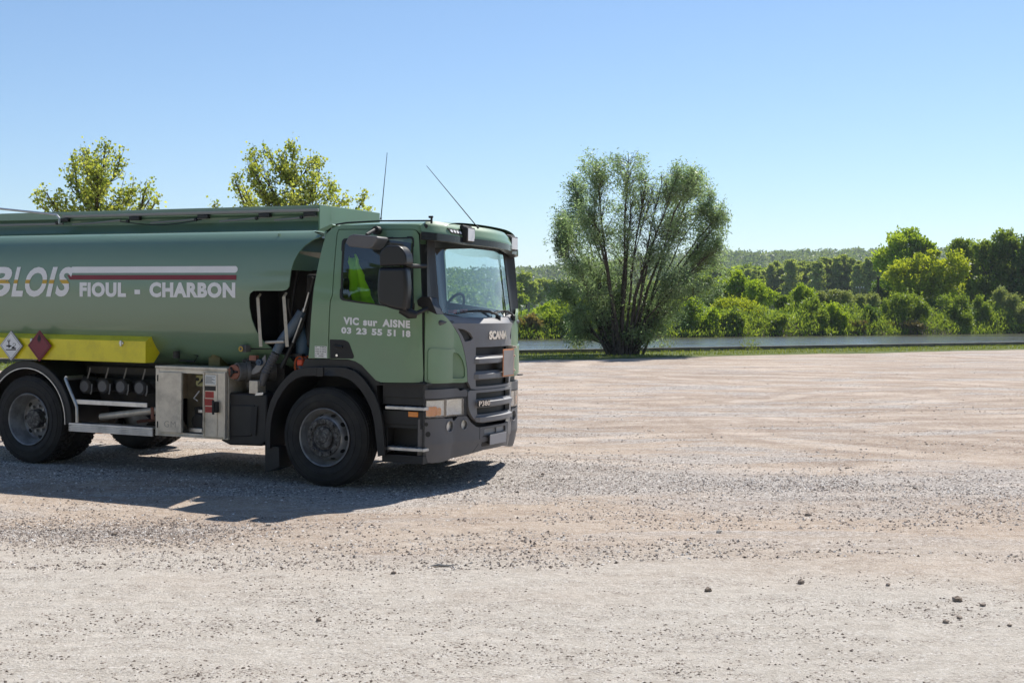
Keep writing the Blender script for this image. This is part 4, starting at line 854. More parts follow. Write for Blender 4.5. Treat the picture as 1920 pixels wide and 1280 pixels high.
u0, u1, v0, v1 = tbox(129, 499.5, 445.5, 511.5); r_ = (v1 - v0) / 2
decal('painted_stripe', [(u0 + .03, v0), (u1 - r_, v0)] + [(u1 - r_ + r_ * math.sin(t), v0 + r_ - r_ * math.cos(t)) for t in np.linspace(.2, 2.94, 8)] + [(u1 - r_, v1), (u0 + .05, v1), (u0 + .012, v1 - .02), (u0, v0 + .04)], WHITEP, .003)
u0, u1, v0, v1 = tbox(126, 515.7, 443.5, 524.4); decal('painted_stripe', [(u0 + .045, v0), (u1, v0), (u1, v1), (u0, v1)], REDD, .0025)
for wd, bx in (('FIOUL', (150, 529.2, 237, 556.6)), ('CHARBON', (281, 529.2, 442, 557.9))):
    wrap('painted_word', None, tank, WHITEP, TR, du=2, dv=.05, th=0, d=.003, tri=fit(text_mesh(wd, .055, 0, 1.10), *tbox(*bx)))
decal('painted_dash', rect(*tbox(253, 543, 263.5, 551.5)), WHITEP)

# ---- yellow side guard box, warning diamonds
f = MB(); hexa = [(-1.265, 1.242), (-1.265, 1.487), (-1.115, 1.565), (-1.02, 1.46), (-1.02, 1.35), (-1.12, 1.242)]; f.prism(hexa, -5.95, -2.32, 'x'); part(f, 'side_guard_box', YELLOW, bevel=.004)
for x in (-2.6, -4.3, -5.6): f = MB(); f.box(x - .03, x + .03, -1.03, -.4, 1.30, 1.36); part(f, 'guard_bracket', FRAME)
for x in (-2.66, -4.0): f = MB(); f.box(x - .03, x + .03, -1.28, -1.265, 1.445, 1.475); f.box(x - .012, x + .012, -1.29, -1.265, 1.425, 1.49); part(f, 'guard_latch', ALU, bevel=.003)
def diamond(px, py, face, edge, marks):
    s, z = side(px, py, -1.30); R = .183; D = [(s, z - R), (s + R, z), (s, z + R), (s - R, z)]
    f = MB(); f.prism(D, -1.302, -1.290); f.box(s - .03, s + .03, -1.29, -1.262, z - .12, z - .04); p = part(f, 'warning_diamond', edge, bevel=.003)
    f = MB(); f.prism([(s + (a - s) * .93, z + (b - z) * .93) for a, b in D], -1.3045, -1.302); part(f, 'diamond_face', face, p)
    f = MB()
    for i in range(4): a, b = D[i], D[(i + 1) % 4]; k = .84; A = Vector((s + (a[0] - s) * k, z + (a[1] - z) * k)); B = Vector((s + (b[0] - s) * k, z + (b[1] - z) * k)); n_ = (B - A).normalized(); n_ = Vector((n_.y, -n_.x)) * .0018; f.prism([tuple(A - n_), tuple(B - n_), tuple(B + n_), tuple(A + n_)], -1.3056, -1.3045)
    part(f, 'diamond_border', INK, p); f = MB()
    for poly in marks: f.prism([(s + a * R, z + b * R) for a, b in poly], -1.3056, -1.3045)
    part(f, 'diamond_symbol', INK, p)
def seg(x0, y0, x1, y1, w0, w1): v = Vector((x1 - x0, y1 - y0)).normalized(); n_ = Vector((-v.y, v.x)); return [(x0 + n_.x * w0, y0 + n_.y * w0), (x0 - n_.x * w0, y0 - n_.y * w0), (x1 - n_.x * w1, y1 - n_.y * w1), (x1 + n_.x * w1, y1 + n_.y * w1)]
env = [seg(-.16, -.14, -.17, .22, .05, .035), seg(-.17, .15, -.30, .42, .025, .008), seg(-.17, .2, -.05, .45, .025, .008), seg(-.17, .22, -.18, .5, .02, .006), seg(-.2, .28, -.36, .3, .014, .006), seg(-.14, .28, -.02, .33, .014, .006),
       [(-.42, .02), (-.05, .04), (.1, -.02), (-.1, -.08), (-.38, -.05)], [(-.46, -.24), (.42, -.22), (.46, -.28), (-.42, -.30)], [(.02, -.20), (.12, -.08), (.28, -.06), (.36, -.14), (.44, -.10), (.42, -.2)], seg(.12, -.08, .38, .02, .02, .014), seg(.38, .02, .40, .14, .016, .012), seg(.40, .14, .24, .17, .014, .01), seg(.24, .17, .16, .08, .012, .01)]
flame = [[(-.13, .32), (-.17, .42), (-.14, .52), (-.08, .60), (-.07, .70), (-.01, .66), (.02, .74), (.07, .68), (.07, .60), (.12, .62), (.14, .52), (.17, .46), (.13, .34), (.05, .28), (-.06, .28)], [(-.12, .2), (.12, .2), (.12, .235), (-.12, .235)]]
diamond(21, 648, WHITEP, GREYC, env); diamond(74, 648, REDD, REDD, flame)

# ---- piping under the tank: four outlets with caps and levers
f = MB(); f.tube([(-3.30, -.92, .985), (-2.3, -.92, .985)], .05, 12); f.tube([(-3.35, -.9, 1.0), (-3.6, -1.0, 1.03)], .035, 10); f.tube([(-3.0, -.4, .60), (-2.7, -.7, .60), (-2.2, -.8, .70)], .06, 12); part(f, 'discharge_pipe', FRAME)
for px, py in ((159, 724), (193, 724), (227, 725), (262, 727)):
    s, z = side(px, py, -1.08); f = MB(); f.tube([(s, -.75, z), (s, -1.02, z)], .075, 20); f.lathe([(.001, -.06), (.078, -.06), (.090, -.05), (.090, .02), (.07, .03)], (s, -1.02, z), 'y', 24); p = part(f, 'outlet_coupling', FRAME, ang=40)
    f = MB(); f.lathe([(.001, -.013), (.062, -.013), (.066, -.006), (.066, 0)], (s, -1.08, z), 'y', 24); part(f, 'outlet_cap', DGREYP, p)
    f = MB(); f.tube([(s - .005, -1.03, z + .09), (s + .03, -1.04, z + .16), (s + .055, -1.05, z + .22)], .009, 6); f.tube([(s + .09, -1.06, z + .03), (s + .105, -1.08, z - .04), (s + .08, -1.07, z - .09)], .007, 6); part(f, 'outlet_lever', GREYC, p)
f = MB(); f.box(-3.55, -2.3, -.86, -.80, 1.08, 1.16); f.box(-3.5, -2.3, -.70, -.60, .70, 1.25); part(f, 'pipe_support', FRAME)
s0, z0 = side(140, 756, -1.2); s1_, z1_ = side(272, 764, -1.2); f = MB(); f.box(s0, -2.34, -1.215, -1.195, .735, .79); part(f, 'guard_rail', ALU, bevel=.004)
f = MB(); f.box(-3.47, -2.24, -1.235, -1.05, .50, .515)
for k in range(5): f.box(-3.47, -2.24, -1.24, -1.22, .418 + k * .019, .431 + k * .019)
f.box(-3.46, -2.25, -1.222, -1.215, .415, .51); part(f, 'foot_board', ALU, bevel=.002)
f = MB(); f.tube([(-3.52, -.95, 1.03), (-3.55, -1.2, 1.03)], .028, 10); f.tube([(-3.55, -1.21, 1.03), (-3.50, -1.22, .95), (-3.40, -1.22, .77), (-3.365, -1.22, .70), (-3.36, -1.22, .52)], .019, 8); part(f, 'foot_board_stay', ALU)
f = MB(); f.tube([(-2.36, -1.1, .73), (-2.34, -1.12, .62), (-2.5, -.8, .57), (-3.0, -.6, .5)], .02, 8); part(f, 'air_hose', REDP)
f = MB(); f.tube([(-3.2, -1.0, .58), (-2.3, -1.0, .70), (-2.25, -1.0, .74)], .04, 12); part(f, 'exhaust_pipe', INOX)
for x, z in ((-3.15, .40),): f = MB(); f.box(x, x + .09, -1.15, -1.12, z, z + .04); part(f, 'side_reflector', ORANGE)

# ---- rear mudguards
for sg in (1, -1):
    def arc(r0, r1, y0, y1, a0, a1, n=30):
        f = MB(); c = (-4.125, .51); V = []; F = []
        for i in range(n + 1):
            a = a0 + (a1 - a0) * i / n
            for rr, y in ((r0, y0), (r1, y0), (r1, y1), (r0, y1)): V.append((c[0] + rr * math.cos(a) * .98, y, c[1] + rr * math.sin(a) + .01))
        for i in range(n):
            for j in range(4): F.append((i * 4 + j, (i + 1) * 4 + j, (i + 1) * 4 + (j + 1) % 4, i * 4 + (j + 1) % 4))
        F += [(0, 1, 2, 3), (n * 4 + 3, n * 4 + 2, n * 4 + 1, n * 4)]; f.add(V, F)
        if sg < 0: f.mirror_y()
        return f
    p = part(arc(.615, .70, -1.23, -.60, -.05, 3.2), 'mudguard', BLACKP, bevel=.01); e_ = arc(.607, .617, -1.243, -1.225, -.05, 3.2); part(e_, 'mudguard_edge', ALU, p)

# ---- pump cabinet of stainless steel, doors open
cab_x0, cab_x1 = -2.205, -1.205
f = MB(); f.box(cab_x0, cab_x1 - .01, -1.24, -.72, 1.188, 1.218); f.box(cab_x0, cab_x1, -1.235, -.72, .432, .452); f.box(cab_x0, cab_x0 + .05, -1.23, -.72, .452, 1.188); f.box(cab_x1 - .02, cab_x1 - .005, -1.22, -.72, .452, 1.188); f.box(cab_x0 + .05, cab_x1 - .02, -.74, -.72, .452, 1.188)
f.box(cab_x0 + .05, cab_x1 - .02, -1.228, -1.20, 1.14, 1.188); f.box(cab_x0 + .05, cab_x1 - .02, -1.228, -1.20, .452, .478); CB = part(f, 'pump_cabinet', INOX, bevel=.004)
f = MB(); f.box(-2.145, -1.825, -1.255, -1.232, .478, 1.15); f.box(-1.835, -1.818, -1.262, -1.228, .478, 1.15); part(f, 'cabinet_door', INOX, CB, bevel=.004)
tm = text_mesh('GM', .0, 0, 1.15); V_, F_ = fit(tm, -2.06, -1.90, .535, .605); f = MB(); f.add([(a, -1.257, b) for a, b in V_], F_); part(f, 'embossed_letters', mat('embossed_steel', (.42, .38, .33), .45, .4), CB)
f = MB(); f.box(-1.515, -1.225, -1.262, -1.245, .455, 1.165); f.box(-1.232, -1.215, -1.275, -1.23, .445, 1.175); f.box(-1.515, -1.50, -1.275, -1.245, .455, 1.165); f.box(-1.33, -1.322, -1.268, -1.262, .47, 1.15); part(f, 'cabinet_door', INOX, CB, bevel=.003)
for x0, x1, z0, z1, mm in ((-1.495, -1.345, 1.03, 1.135, WARMW), (-1.495, -1.35, .965, 1.015, BLACKP), (-1.49, -1.375, .885, .955, REDL), (-1.495, -1.38, .80, .875, REDL), (-1.49, -1.385, .725, .79, REDL)):
    f = MB(); f.box(x0, x1, -1.2645, -1.262, z0, z1); lb = part(f, 'instruction_label', mm, CB)
f = MB()
for k in range(7): f.box(-1.485, -1.36 - .02 * (k % 3), -1.2655, -1.2645, 1.045 + k * .012, 1.049 + k * .012)
for z in (.90, .92, .935, .82, .84, .855, .745, .765): f.box(-1.482, -1.40, -1.2655, -1.2645, z, z + .003)
part(f, 'label_print', INK, CB)
f = MB(); f.box(-1.36, -1.30, -1.31, -1.262, .73, .85); f.box(-1.355, -1.325, -1.325, -1.31, .71, .87); part(f, 'door_handle', INK, CB, bevel=.01)
f = MB()
for z in (1.08, .56): f.cyl((-2.16, -1.245, z), .008, -.0, .0, 'z', 8); f.tube([(-2.155, -1.255, z - .035), (-2.155, -1.255, z + .035)], .007, 6)
part(f, 'hinge', BLACKP, CB)
f = MB(); f.box(-1.80, -1.53, -.95, -.93, .98, 1.14); f.box(-1.72, -1.54, -1.13, -1.12, 1.0, 1.12); part(f, 'gauge_panel', mat('old_yellow_panel', (.42, .40, .18), .5, var=.2, vscale=20), CB)
f = MB()
for x, z in ((-1.70, 1.075), (-1.63, 1.065), (-1.57, 1.08)): f.cyl((x, -1.125, z), .02, -.012, 0, 'y', 14)
f.tube([(-1.63, -1.14, 1.07), (-1.68, -1.15, 1.02)], .006, 5); part(f, 'gauge', INK, CB)
f = MB(); f.tube([(-1.78, -1.0, .93), (-1.74, -1.1, .90), (-1.70, -1.1, .94), (-1.76, -1.12, .86), (-1.72, -1.1, .83)], .007, 5); part(f, 'hanging_wire', WHITEP, CB)
f = MB(); f.box(-1.77, -1.60, -1.1, -.9, .66, .76); f.cyl((-1.70, -1.0, .60), .09, -.12, .12, 'y', 18); f.box(-1.78, -1.55, -1.1, -.85, .478, .52); part(f, 'meter_pump', BLACKP, CB, bevel=.01)
f = MB(); f.cyl((-1.56, -1.05, .60), .035, -.05, .05, 'x', 14); f.box(-1.71, -1.65, -1.108, -1.10, .70, .735); f.box(-1.80, -1.62, -1.15, -1.0, .482, .53); part(f, 'meter_fitting', ALU, CB, bevel=.004)
# side boxes, lamps and brackets between cabinet and cab
f = MB(); f.tube([(-2.02, -1.1, 1.30), (-2.02, -1.1, 1.38)], .04, 12); part(f, 'work_lamp', BLACKP); f = MB(); f.tube([(-2.02, -1.06, 1.28), (-1.85, -1.0, 1.26), (-1.80, -1.0, 1.33), (-1.9, -1.0, 1.36)], .012, 6); part(f, 'lamp_cable', BLACKP)
f = MB(); f.box(-1.65, -1.5, -1.0, -.8, 1.22, 1.32); f.cyl((-1.57, -.95, 1.34), .07, -.02, .03, 'z', 14); part(f, 'tank_foot', mat('old_yellow_brown', (.14, .12, .04), .6, var=.3)); 
f = MB(); f.box(-1.16, -.92, -1.05, -.9, 1.17, 1.31); part(f, 'pipe_flange', FRAME, bevel=.01)
f = MB(); f.box(-1.08, -1.0, -1.20, -1.1, 1.395, 1.47); f.cyl((-1.045, -1.205, 1.43), .026, -.02, 0, 'y', 14); part(f, 'tank_valve_block', DGREYP, bevel=.006); f = MB(); f.lathe([(.016, 0), (.026, -.003), (.03, 0)], (-1.045, -1.228, 1.43), 'y', 16); part(f, 'valve_ring', GOLD)
f = MB(); f.tube([(-1.0, -1.1, 1.43), (-.6, -1.1, 1.44)], .008, 5); part(f, 'thin_hose', BLACKP)
f = MB(); f.box(-.99, -.9, -1.15, -1.1, 1.305, 1.36); part(f, 'orange_tag', REDP)
# pump on the chassis
s, z = side(440, 697, -1.2); PX, PZ = s, z
f = MB(); f.tube([(PX + .01, -1.18, PZ), (PX + .05, -1.10, PZ)], .10, 24); f.tube([(PX + .05, -1.10, PZ), (PX + .28, -.85, PZ + .0)], [.085, .12], 24); f.tube([(PX + .07, -1.09, PZ), (PX + .10, -1.06, PZ)], .115, 16); f.tube([(PX + .05, -1.0, PZ - .02), (PX + .05, -1.0, PZ - .15), (PX + .2, -.9, PZ - .25)], .05, 12); f.tube([(PX + .1, -1.0, PZ + .05), (PX + .02, -.98, PZ + .14)], .022, 8); PU = part(f, 'fuel_pump', mat('grey_cast_iron', (.16, .155, .15), .6, .3, var=.3, vscale=12), ang=40)
f = MB(); f.cyl((PX, -1.2, PZ), .080, -.02, .02, 'y', 24); part(f, 'pump_cover', REDP, PU, bevel=.006)
f = MB()
for a in (0, 2.1, 4.2): f.tube([(PX, -1.235, PZ), (PX + .06 * math.cos(a), -1.235, PZ + .06 * math.sin(a))], .012, 6)
f.cyl((PX, -1.25, PZ), .02, 0, .03, 'y', 10); part(f, 'pump_handle', INK, PU)
f = MB(); q = sides([(468, 700), (498, 665), (499, 678), (487, 697), (475, 702)], -1.12); f.prism(q, -1.13, -1.11); PL = part(f, 'pump_bracket', GREYC, bevel=.004); s, z = side(487, 679, -1.15)
f = MB(); f.cyl((s, -1.13, z), .035, -.045, 0, 'y', 18); f.cyl((s, -1.175, z), .014, -.006, 0, 'y', 10); part(f, 'pump_knob', mat('blue_plastic', (.03, .07, .13), .4), PL)
# the two steel bars of the recess
for pts in (((480, 558), (489, 650)), ((529, 556), (538.5, 650))):
    a, b = sides(pts, -1.20); f = MB(); f.tube([(a[0], -1.17, a[1]), (b[0], -1.20, b[1])], .022, 4); f.tube([(a[0] - .0, -1.12, a[1] + .04), (a[0], -1.17, a[1])], .014, 6); part(f, 'steel_bar', INOX, bevel=.002)
a = side(494, 642, -1.18); f = MB(); f.tube([(a[0], -1.14, a[1]), (a[0] + .24, -1.14, a[1] + .015)], .016, 8); part(f, 'steel_bar', INOX)
# hoses, gas strut and intake behind the cab
def pth(pts): return [(side(x, y, c)[0], c, side(x, y, c)[1]) for x, y, c in pts]
f = MB(); f.tube(pth([(566, 584, -1.0), (557, 600, -1.02), (545, 618, -1.05), (528, 640, -1.08), (518, 660, -1.1)]), [.05, .055, .06, .055, .05], 14); part(f, 'intake_hose', BLUEG)
f = MB(); n = 16; p0, p1 = pth([(517, 662, -1.1), (497, 700, -1.12)]); f.tube([tuple(Vector(p0).lerp(Vector(p1), k / n)) for k in range(n + 1)], [.052 if k % 2 else .043 for k in range(n + 1)], 14); f.tube(pth([(497, 700, -1.12), (491, 722, -1.12)]), [.045, .035], 12); part(f, 'corrugated_hose', DGREYP)
f = MB(); f.box(side(472, 730, -1.15)[0], side(488, 730, -1.15)[0], -1.2, -1.05, side(475, 737, -1.15)[1], side(475, 713, -1.15)[1]); part(f, 'hose_bracket', INOX, bevel=.004)
f = MB(); f.tube(pth([(579, 548, -1.0), (571, 578, -1.0)]), .012, 8); f.tube(pth([(571, 578, -1.0), (567, 588, -1.0)]), .02, 8); f.tube(pth([(566, 596, -1.04), (549, 642, -1.06)]), .012, 8); part(f, 'gas_strut', ALU)
f = MB(); f.tube(pth([(588, 520, -.95), (579, 560, -.95), (566, 612, -1.0), (546, 650, -1.05), (528, 690, -1.1)]), .024, 8); f.tube(pth([(560, 500, -.8), (552, 540, -.8), (546, 590, -.85), (552, 640, -.9)]), .02, 8); f.tube(pth([(541, 560, -1.0), (541, 575, -1.0), (546, 598, -.95)]), .015, 6); part(f, 'air_line', BLACKP)
f = MB(); f.box(-.42, -.20, -.95, -.3, 1.45, 2.25); f.box(-.45, -.2, -.2, .9, 1.2, 1.9); part(f, 'air_filter_box', BLACKP, bevel=.04)
f = MB(); q = pth([(560, 610, -.9), (570, 640, -.9), (566, 690, -.9)]); f.tube(q, [.07, .09, .06], 12); part(f, 'coolant_bottle', mat('blue_sheet', (.07, .13, .20), .5))
f = MB()
for k in range(4): f.tube([(-.45 + .02 * math.cos(a) * 3 + k * .025, -.98 + .03 * k, 1.26 + .10 * math.sin(a)) for a in np.linspace(0, 6.28, 18)], .011, 6)
part(f, 'coiled_air_hose', ORREF)
f = MB(); q = side(562, 682, -1.08); f.box(q[0] - .03, q[0] + .05, -1.1, -1.02, q[1] - .02, q[1] + .05); part(f, 'air_coupling', mat('red_coupling', (.75, .08, .02), .4), bevel=.015)
# side skirt box between cabinet and front wheel
o_ = sides([(428, 736), (500, 739), (500, 828), (488, 836), (430, 834), (414, 826), (414, 815), (428, 815)], -1.2)
f = MB(); f.prism(o_, -1.20, -.75); p = part(f, 'skirt_box', BLACKP, bevel=.02); f = MB(); q = sides([(432, 759), (478, 759), (472, 818), (432, 818)], -1.2); f.prism(q, -1.212, -1.19); part(f, 'skirt_panel', BLACKP, p, bevel=.012)
f = MB(); f.prism(sides([(473, 762), (484, 762), (481, 816), (470, 812)], -1.2), -1.2155, -1.212); part(f, 'skirt_slot', INK, p)
f = MB(); f.prism(sides([(484, 736), (498, 735), (496, 740), (482, 741)], -1.18), -1.22, -1.2); part(f, 'skirt_clip', ALU, p)

# ---- front wheel arches
def z8(x, y): return (460 + x / 5.12, 680 + y / 5.12)
outer = [z8(*p) for p in ((188, 822), (186, 700), (192, 600), (208, 480), (238, 370), (280, 280), (335, 200), (400, 125), (470, 70), (560, 44), (700, 38), (850, 38), (960, 46), (1060, 85), (1130, 150), (1190, 230), (1240, 310), (1275, 400), (1300, 500), (1318, 620), (1330, 760), (1336, 885))]
inner = [z8(*p) for p in ((1268, 900), (1255, 760), (1238, 600), (1208, 460), (1160, 350), (1100, 260), (1040, 195), (980, 155), (900, 132), (720, 126), (560, 128), (490, 150), (425, 195), (360, 270), (305, 365), (268, 460), (245, 560), (236, 680), (236, 822))]
O_, I_ = sides(outer, -1.25), sides(inner, -1.25); ring = O_ + I_
for mir in (False, True):
    o = wrap('wheel_arch', ring, lambda u, v, d: (u, -1.235 - d, v), DGREYP if False else BLACKP, TR, du=9, dv=9, th=.035, d=.012, mirror=mir); b = o.modifiers.new('bevel', 'BEVEL'); b.width = .012; b.segments = 2
    f = MB(); k = len(I_)
    f.add([(a, -1.22, b_) for a, b_ in I_] + [(a * .97, -.70, b_ + .01) for a, b_ in I_], [(i, i + 1, i + 1 + k, i + k) for i in range(k - 1)])
    if mir: f.mirror_y()
    part(f, 'arch_liner', BLACKP, o)
    f = MB(); q = sides([(499, 834), (525, 838), (526, 874), (499, 885)], -1.2); f.prism(q, -1.22, -.93)
    f.v = [(x, y, z) for x, y, z in f.v]
    if mir: f.mirror_y()
    part(f, 'mud_flap', BLACKP)
f = MB(); f.box(-.05, .03, -1.262, -1.24, 1.165, 1.262); f.box(-.055, -.045, -1.265, -1.24, 1.16, 1.262) ; part(f, 'arch_clip', BLACKP, bevel=.003)

# ---- cab: pillars, lower trim, steps
def w1(x, y): return (560 + x / 4.266, 380 + y / 4.266)
door = sides([w1(*p) for p in ((290, 250), (300, 216), (330, 214), (920, 214), (960, 222), (985, 255), (1000, 500), (1010, 860), (1012, 1100))] + [(799.5, 700), (798.5, 717.5), (716, 716.5), (706, 712), (692, 697), (680, 684), (668, 677), (655, 673.5), (620, 672.5), (619, 640), (620, 600), (622, 565), (626, 552)], -1.20)
win = rounded(sides([w1(343, 290), w1(935, 272), w1(950, 868), w1(350, 775)], -1.18), .05, 4)
DM = lambda u, v, d: ((lambda p: (p[0], p[1], v))(PF.at(-PF.tc + (u - PF.s1) / (1.238 - PF.s1) * (PF.tc - 1.192), d - tumble(v))) if u > PF.s1 else nearside(u, v, d))
wrap('door', door, DM, GREEN, TR, holes=[win], du=.12, dv=.09, th=.03, ang=40)
DOOR = bpy.data.objects['door']
def inset(poly, k):
    c = Vector((sum(p[0] for p in poly) / len(poly), sum(p[1] for p in poly) / len(poly))); return [(c.x + (a - c.x) * k, c.y + (b - c.y) * k) for a, b in poly]
wrap('window_seal', inset(win, 1.02), DM, BLACKP, DOOR, holes=[inset(win, .965)], du=9, dv=9, th=.03, d=.003)
wrap('window_pane', inset(win, .985), DM, GLASS, DOOR, du=.3, dv=.1, th=0, d=-.012, ang=60)
wrap('door', door, DM, GREEN, TR, holes=[win], du=.12, dv=.09, th=.03, mirror=True, ang=40)
D2 = bpy.data.objects['door.001']; wrap('window_pane', inset(win, .985), DM, GLASS, D2, du=.3, dv=.1, th=0, d=-.012, ang=60, mirror=True)
shell = sides([(580, 671.5), (582, 655), (585, 600), (590, 540), (597, 490), (603, 455), (608, 437), (617, 427), (632, 421.5)], -1.20)
sh_out = shell + [(1.21, 2.745), (1.245, 2.70)]
s_d = sides([w1(1003, 500)], -1.2)[0]
# outer shell ring: rear pillar, header over the door, thin front edge
ringo = shell + sides([(700, 419.5), (795, 420), (799, 430)], -1.19) + sides([(796, 437), (794.5, 437), w1(965, 217), w1(925, 208), w1(330, 208), w1(296, 210), w1(284, 250), (624.5, 552), (620.3, 565), (618.3, 600), (617.3, 640), (618, 671.8)], -1.2)
for mir in (False, True): wrap('cab_side', ringo, DM, GREEN, TR, du=.12, dv=.09, th=.03, mirror=mir, ang=40)
back = sides([(582, 668), (590, 545), (603, 460), (615, 432), (700, 425), (796, 430), (800, 712), (716, 710), (660, 668)], -1.2)
for mir in (False, True): wrap('door_gap', back, DM, INK, TR, holes=[inset(win, 1.01)], du=.3, dv=.15, th=.004, d=-.032, mirror=mir)
# roof
def roof():
    xs = np.r_[-.02, .03, .1, .2, np.linspace(.35, 1.0, 6), 1.1, 1.18, 1.235, 1.26]; ys = np.linspace(-1, 1, 33); V = []; F = []; hw = 1.22 - tumble(2.71)
    for x in xs:
        w0 = float(np.interp(x, PF.P[::-1][:70, 0], PF.P[::-1][:70, 1])) - tumble(2.71); zt = 2.775 + .02 * math.sin(min(1, (x + .02) / 1.28) * 2.6) - .13 * max(0, (.1 - x) / .12) ** 2; w_ = min(hw, w0) - (.02 if x < .03 else 0)
        for t in ys: V.append((x, w_ * math.sin(t * math.pi / 2) if False else w_ * t, 2.69 + (zt - 2.69 + .025 * (1 - t * t)) * (1 - abs(t) ** 7) ** .5))
    k = len(ys)
    for i in range(len(xs) - 1):
        for j in range(k - 1): F.append((i * k + j, (i + 1) * k + j, (i + 1) * k + j + 1, i * k + j + 1))
    f = MB(); f.add(V, F); part(f, 'cab_roof', GREEN, ang=60)
roof()
f = MB(); f.box(-.06, -.03, -1.12, 1.12, 1.35, 2.70); cbk = part(f, 'cab_back', GREEN, bevel=.02); f = MB(); f.box(-.028, -.018, -1.12, 1.12, 1.2, 2.69); part(f, 'rear_lining', SEAT, cbk)
f = MB(); f.box(-.1, 1.10, -1.05, 1.05, 1.16, 1.19); part(f, 'cab_floor', INK)
f = MB(); f.tube([(.06, -1.08, 2.765), (.18, -1.06, 2.785), (.6, -1.06, 2.797), (1.18, -1.05, 2.79)], .010, 6); f.tube([(1.19, -1.05, 2.76), (1.19, -1.05, 2.83)], .012, 8); f.tube([(1.16, -1.05, 2.828), (1.205, -1.05, 2.828)], .012, 8); part(f, 'roof_strip', INK)
f = MB(); f.prism([(-.05, 2.70), (.05, 2.76), (.02, 2.775), (-.16, 2.71)], -1.1, 1.1); part(f, 'roof_rear_lip', GREEN, bevel=.004)
# body-coloured swage line, handle recess, door print
HREC = rounded(sides([(619.5, 636), (646, 637), (655, 641), (665, 668), (663, 672), (620, 672)], -1.21), [.01, .02, .02, .015, .01, .01], 3)
wrap('door_handle_recess', HREC, DM, INK, DOOR, du=9, dv=9, th=.004, d=.003); f = MB(); q = side(632, 666, -1.23); f.cyl((q[0], -1.225, q[1]), .013, -.014, 0, 'y', 12); part(f, 'door_lock', CHROME, DOOR)
f = MB(); f.tube([(q[0] - .03, -1.232, q[1] + .10), (q[0] + .07, -1.236, q[1] + .09)], .012, 8); part(f, 'door_handle', BLACKP, DOOR)
def dtext(s, px, bold=.05, m=WHITEP):
    (a, z0), (b, z1) = side(px[0], px[1], -1.22), side(px[2], px[3], -1.22); zb = z0; dz = side(px[2], px[4], -1.22)[1] - z0; h = px[5]
    return wrap('door_lettering', None, DM, m, DOOR, du=9, dv=.2, th=0, d=.0025, tri=fit(text_mesh(s, bold, 0, 1.12), a, b, zb, zb + h, dz / (b - a)))
for t_, a, b in (('VIC', 644, 673), ('sur', 681, 708), ('AISNE', 717, 771)): k0, k1 = 608.3 + (a - 644) * .057, 608.3 + (b - 644) * .057; dtext(t_, (a, k0, b, k1, k1, .080 if t_ != 'sur' else .058), .055)
for t_, a, b in (('03', 640, 659), ('23', 668, 688), ('55', 697, 717), ('51', 726, 742), ('18', 755, 772)): k0, k1 = 625 + (a - 640) * .055, 625 + (b - 640) * .055; dtext(t_, (a, k0, b, k1, k1, .068), .055)
pl = sides([(590.5, 648.5), (613, 649), (613, 671), (590.5, 670)], -1.22); wrap('weight_plate', pl, DM, WARMW, TR, du=9, dv=9, th=.002, d=.003)
rows = ['PV      8 480 kg', 'PTAC 19 100 kg', 'PTRA 40 100 kg', 'L 7,80  l 2,50', 'S   19,50']; a0, z0 = pl[3]; a1, zt = pl[1]
for i, t in enumerate(rows): zz = zt - (i + .85) * (zt - z0) / 5.2; wrap('weight_print', None, DM, INK, bpy.data.objects['weight_plate'], du=9, dv=9, th=0, d=.0045, tri=fit(text_mesh(t, .02), a0 + .008, a1 - .01 - (.03 if i > 2 else 0), zz, zz + (zt - z0) / 8))
# dark trim under the cab and the step well
trim = sides([(572, 673), (655, 674.5), (672, 680), (686, 690), (700, 704), (712, 718.5), (800, 719.5), (800, 722), (706, 722), (708, 757), (700, 735), (690, 715), (672, 697), (655, 689), (590, 688), (566, 690)], -1.2)
for mir in (False, True): wrap('cab_lower_trim', trim, lambda u, v, d: (u, -1.20 - d, v), BLACKP, TR, du=9, dv=9, th=.12, d=.0, mirror=mir)
for mir in (1, -1):
    f = MB(); f.box(.70, 1.24, -1.19, -1.0, .98, 1.145); f.prism([(.70, .98), (1.24, .98), (1.24, .90), (.70, .90)], -1.19, -.9)
    if mir < 0: f.v = []; f.f = []; f.mi = []; f.box(.70, .98, -1.19, -1.0, .98, 1.145)
    f.box(.70, 1.24, -1.20, -1.10, .70, .84); f.box(.70, 1.24, -1.195, -1.05, .66, .70); f.box(.70, 1.25, -1.02, -.95, .30, .66); f.box(.69, .76, -1.19, -1.0, .40, .66); f.box(.695, 1.26, -1.205, -1.0, .30, .385); f.box(1.17, 1.25, -1.16, -1.0, .385, .9)
    f.v = [(min(x, 1.0 if mir < 0 else 1.178), max(y, -1.165), z) for x, y, z in f.v]
    if mir < 0: f.mirror_y()
    p = part(f, 'step_well', BLACKP, bevel=.012)
    for z in (.852, .432):
        xe = 1.20 if mir > 0 else .99; f = MB(); f.box(.745, xe, -1.195, -1.02, z, z + .032)
        for k in range(8 if mir > 0 else 4): f.box(.76 + k * .052, .79 + k * .052, -1.18, -1.03, z + .032, z + .038)
        if mir < 0: f.mirror_y()
        part(f, 'step_tread', ALU, p, bevel=.004)
    f = MB(); f.box(*((1.005, 1.12) if mir > 0 else (.80, .9)), -1.173, -1.165, .782, .835)
    if mir < 0: f.mirror_y()
    part(f, 'side_marker_lamp', ORANGE, p, bevel=.004)

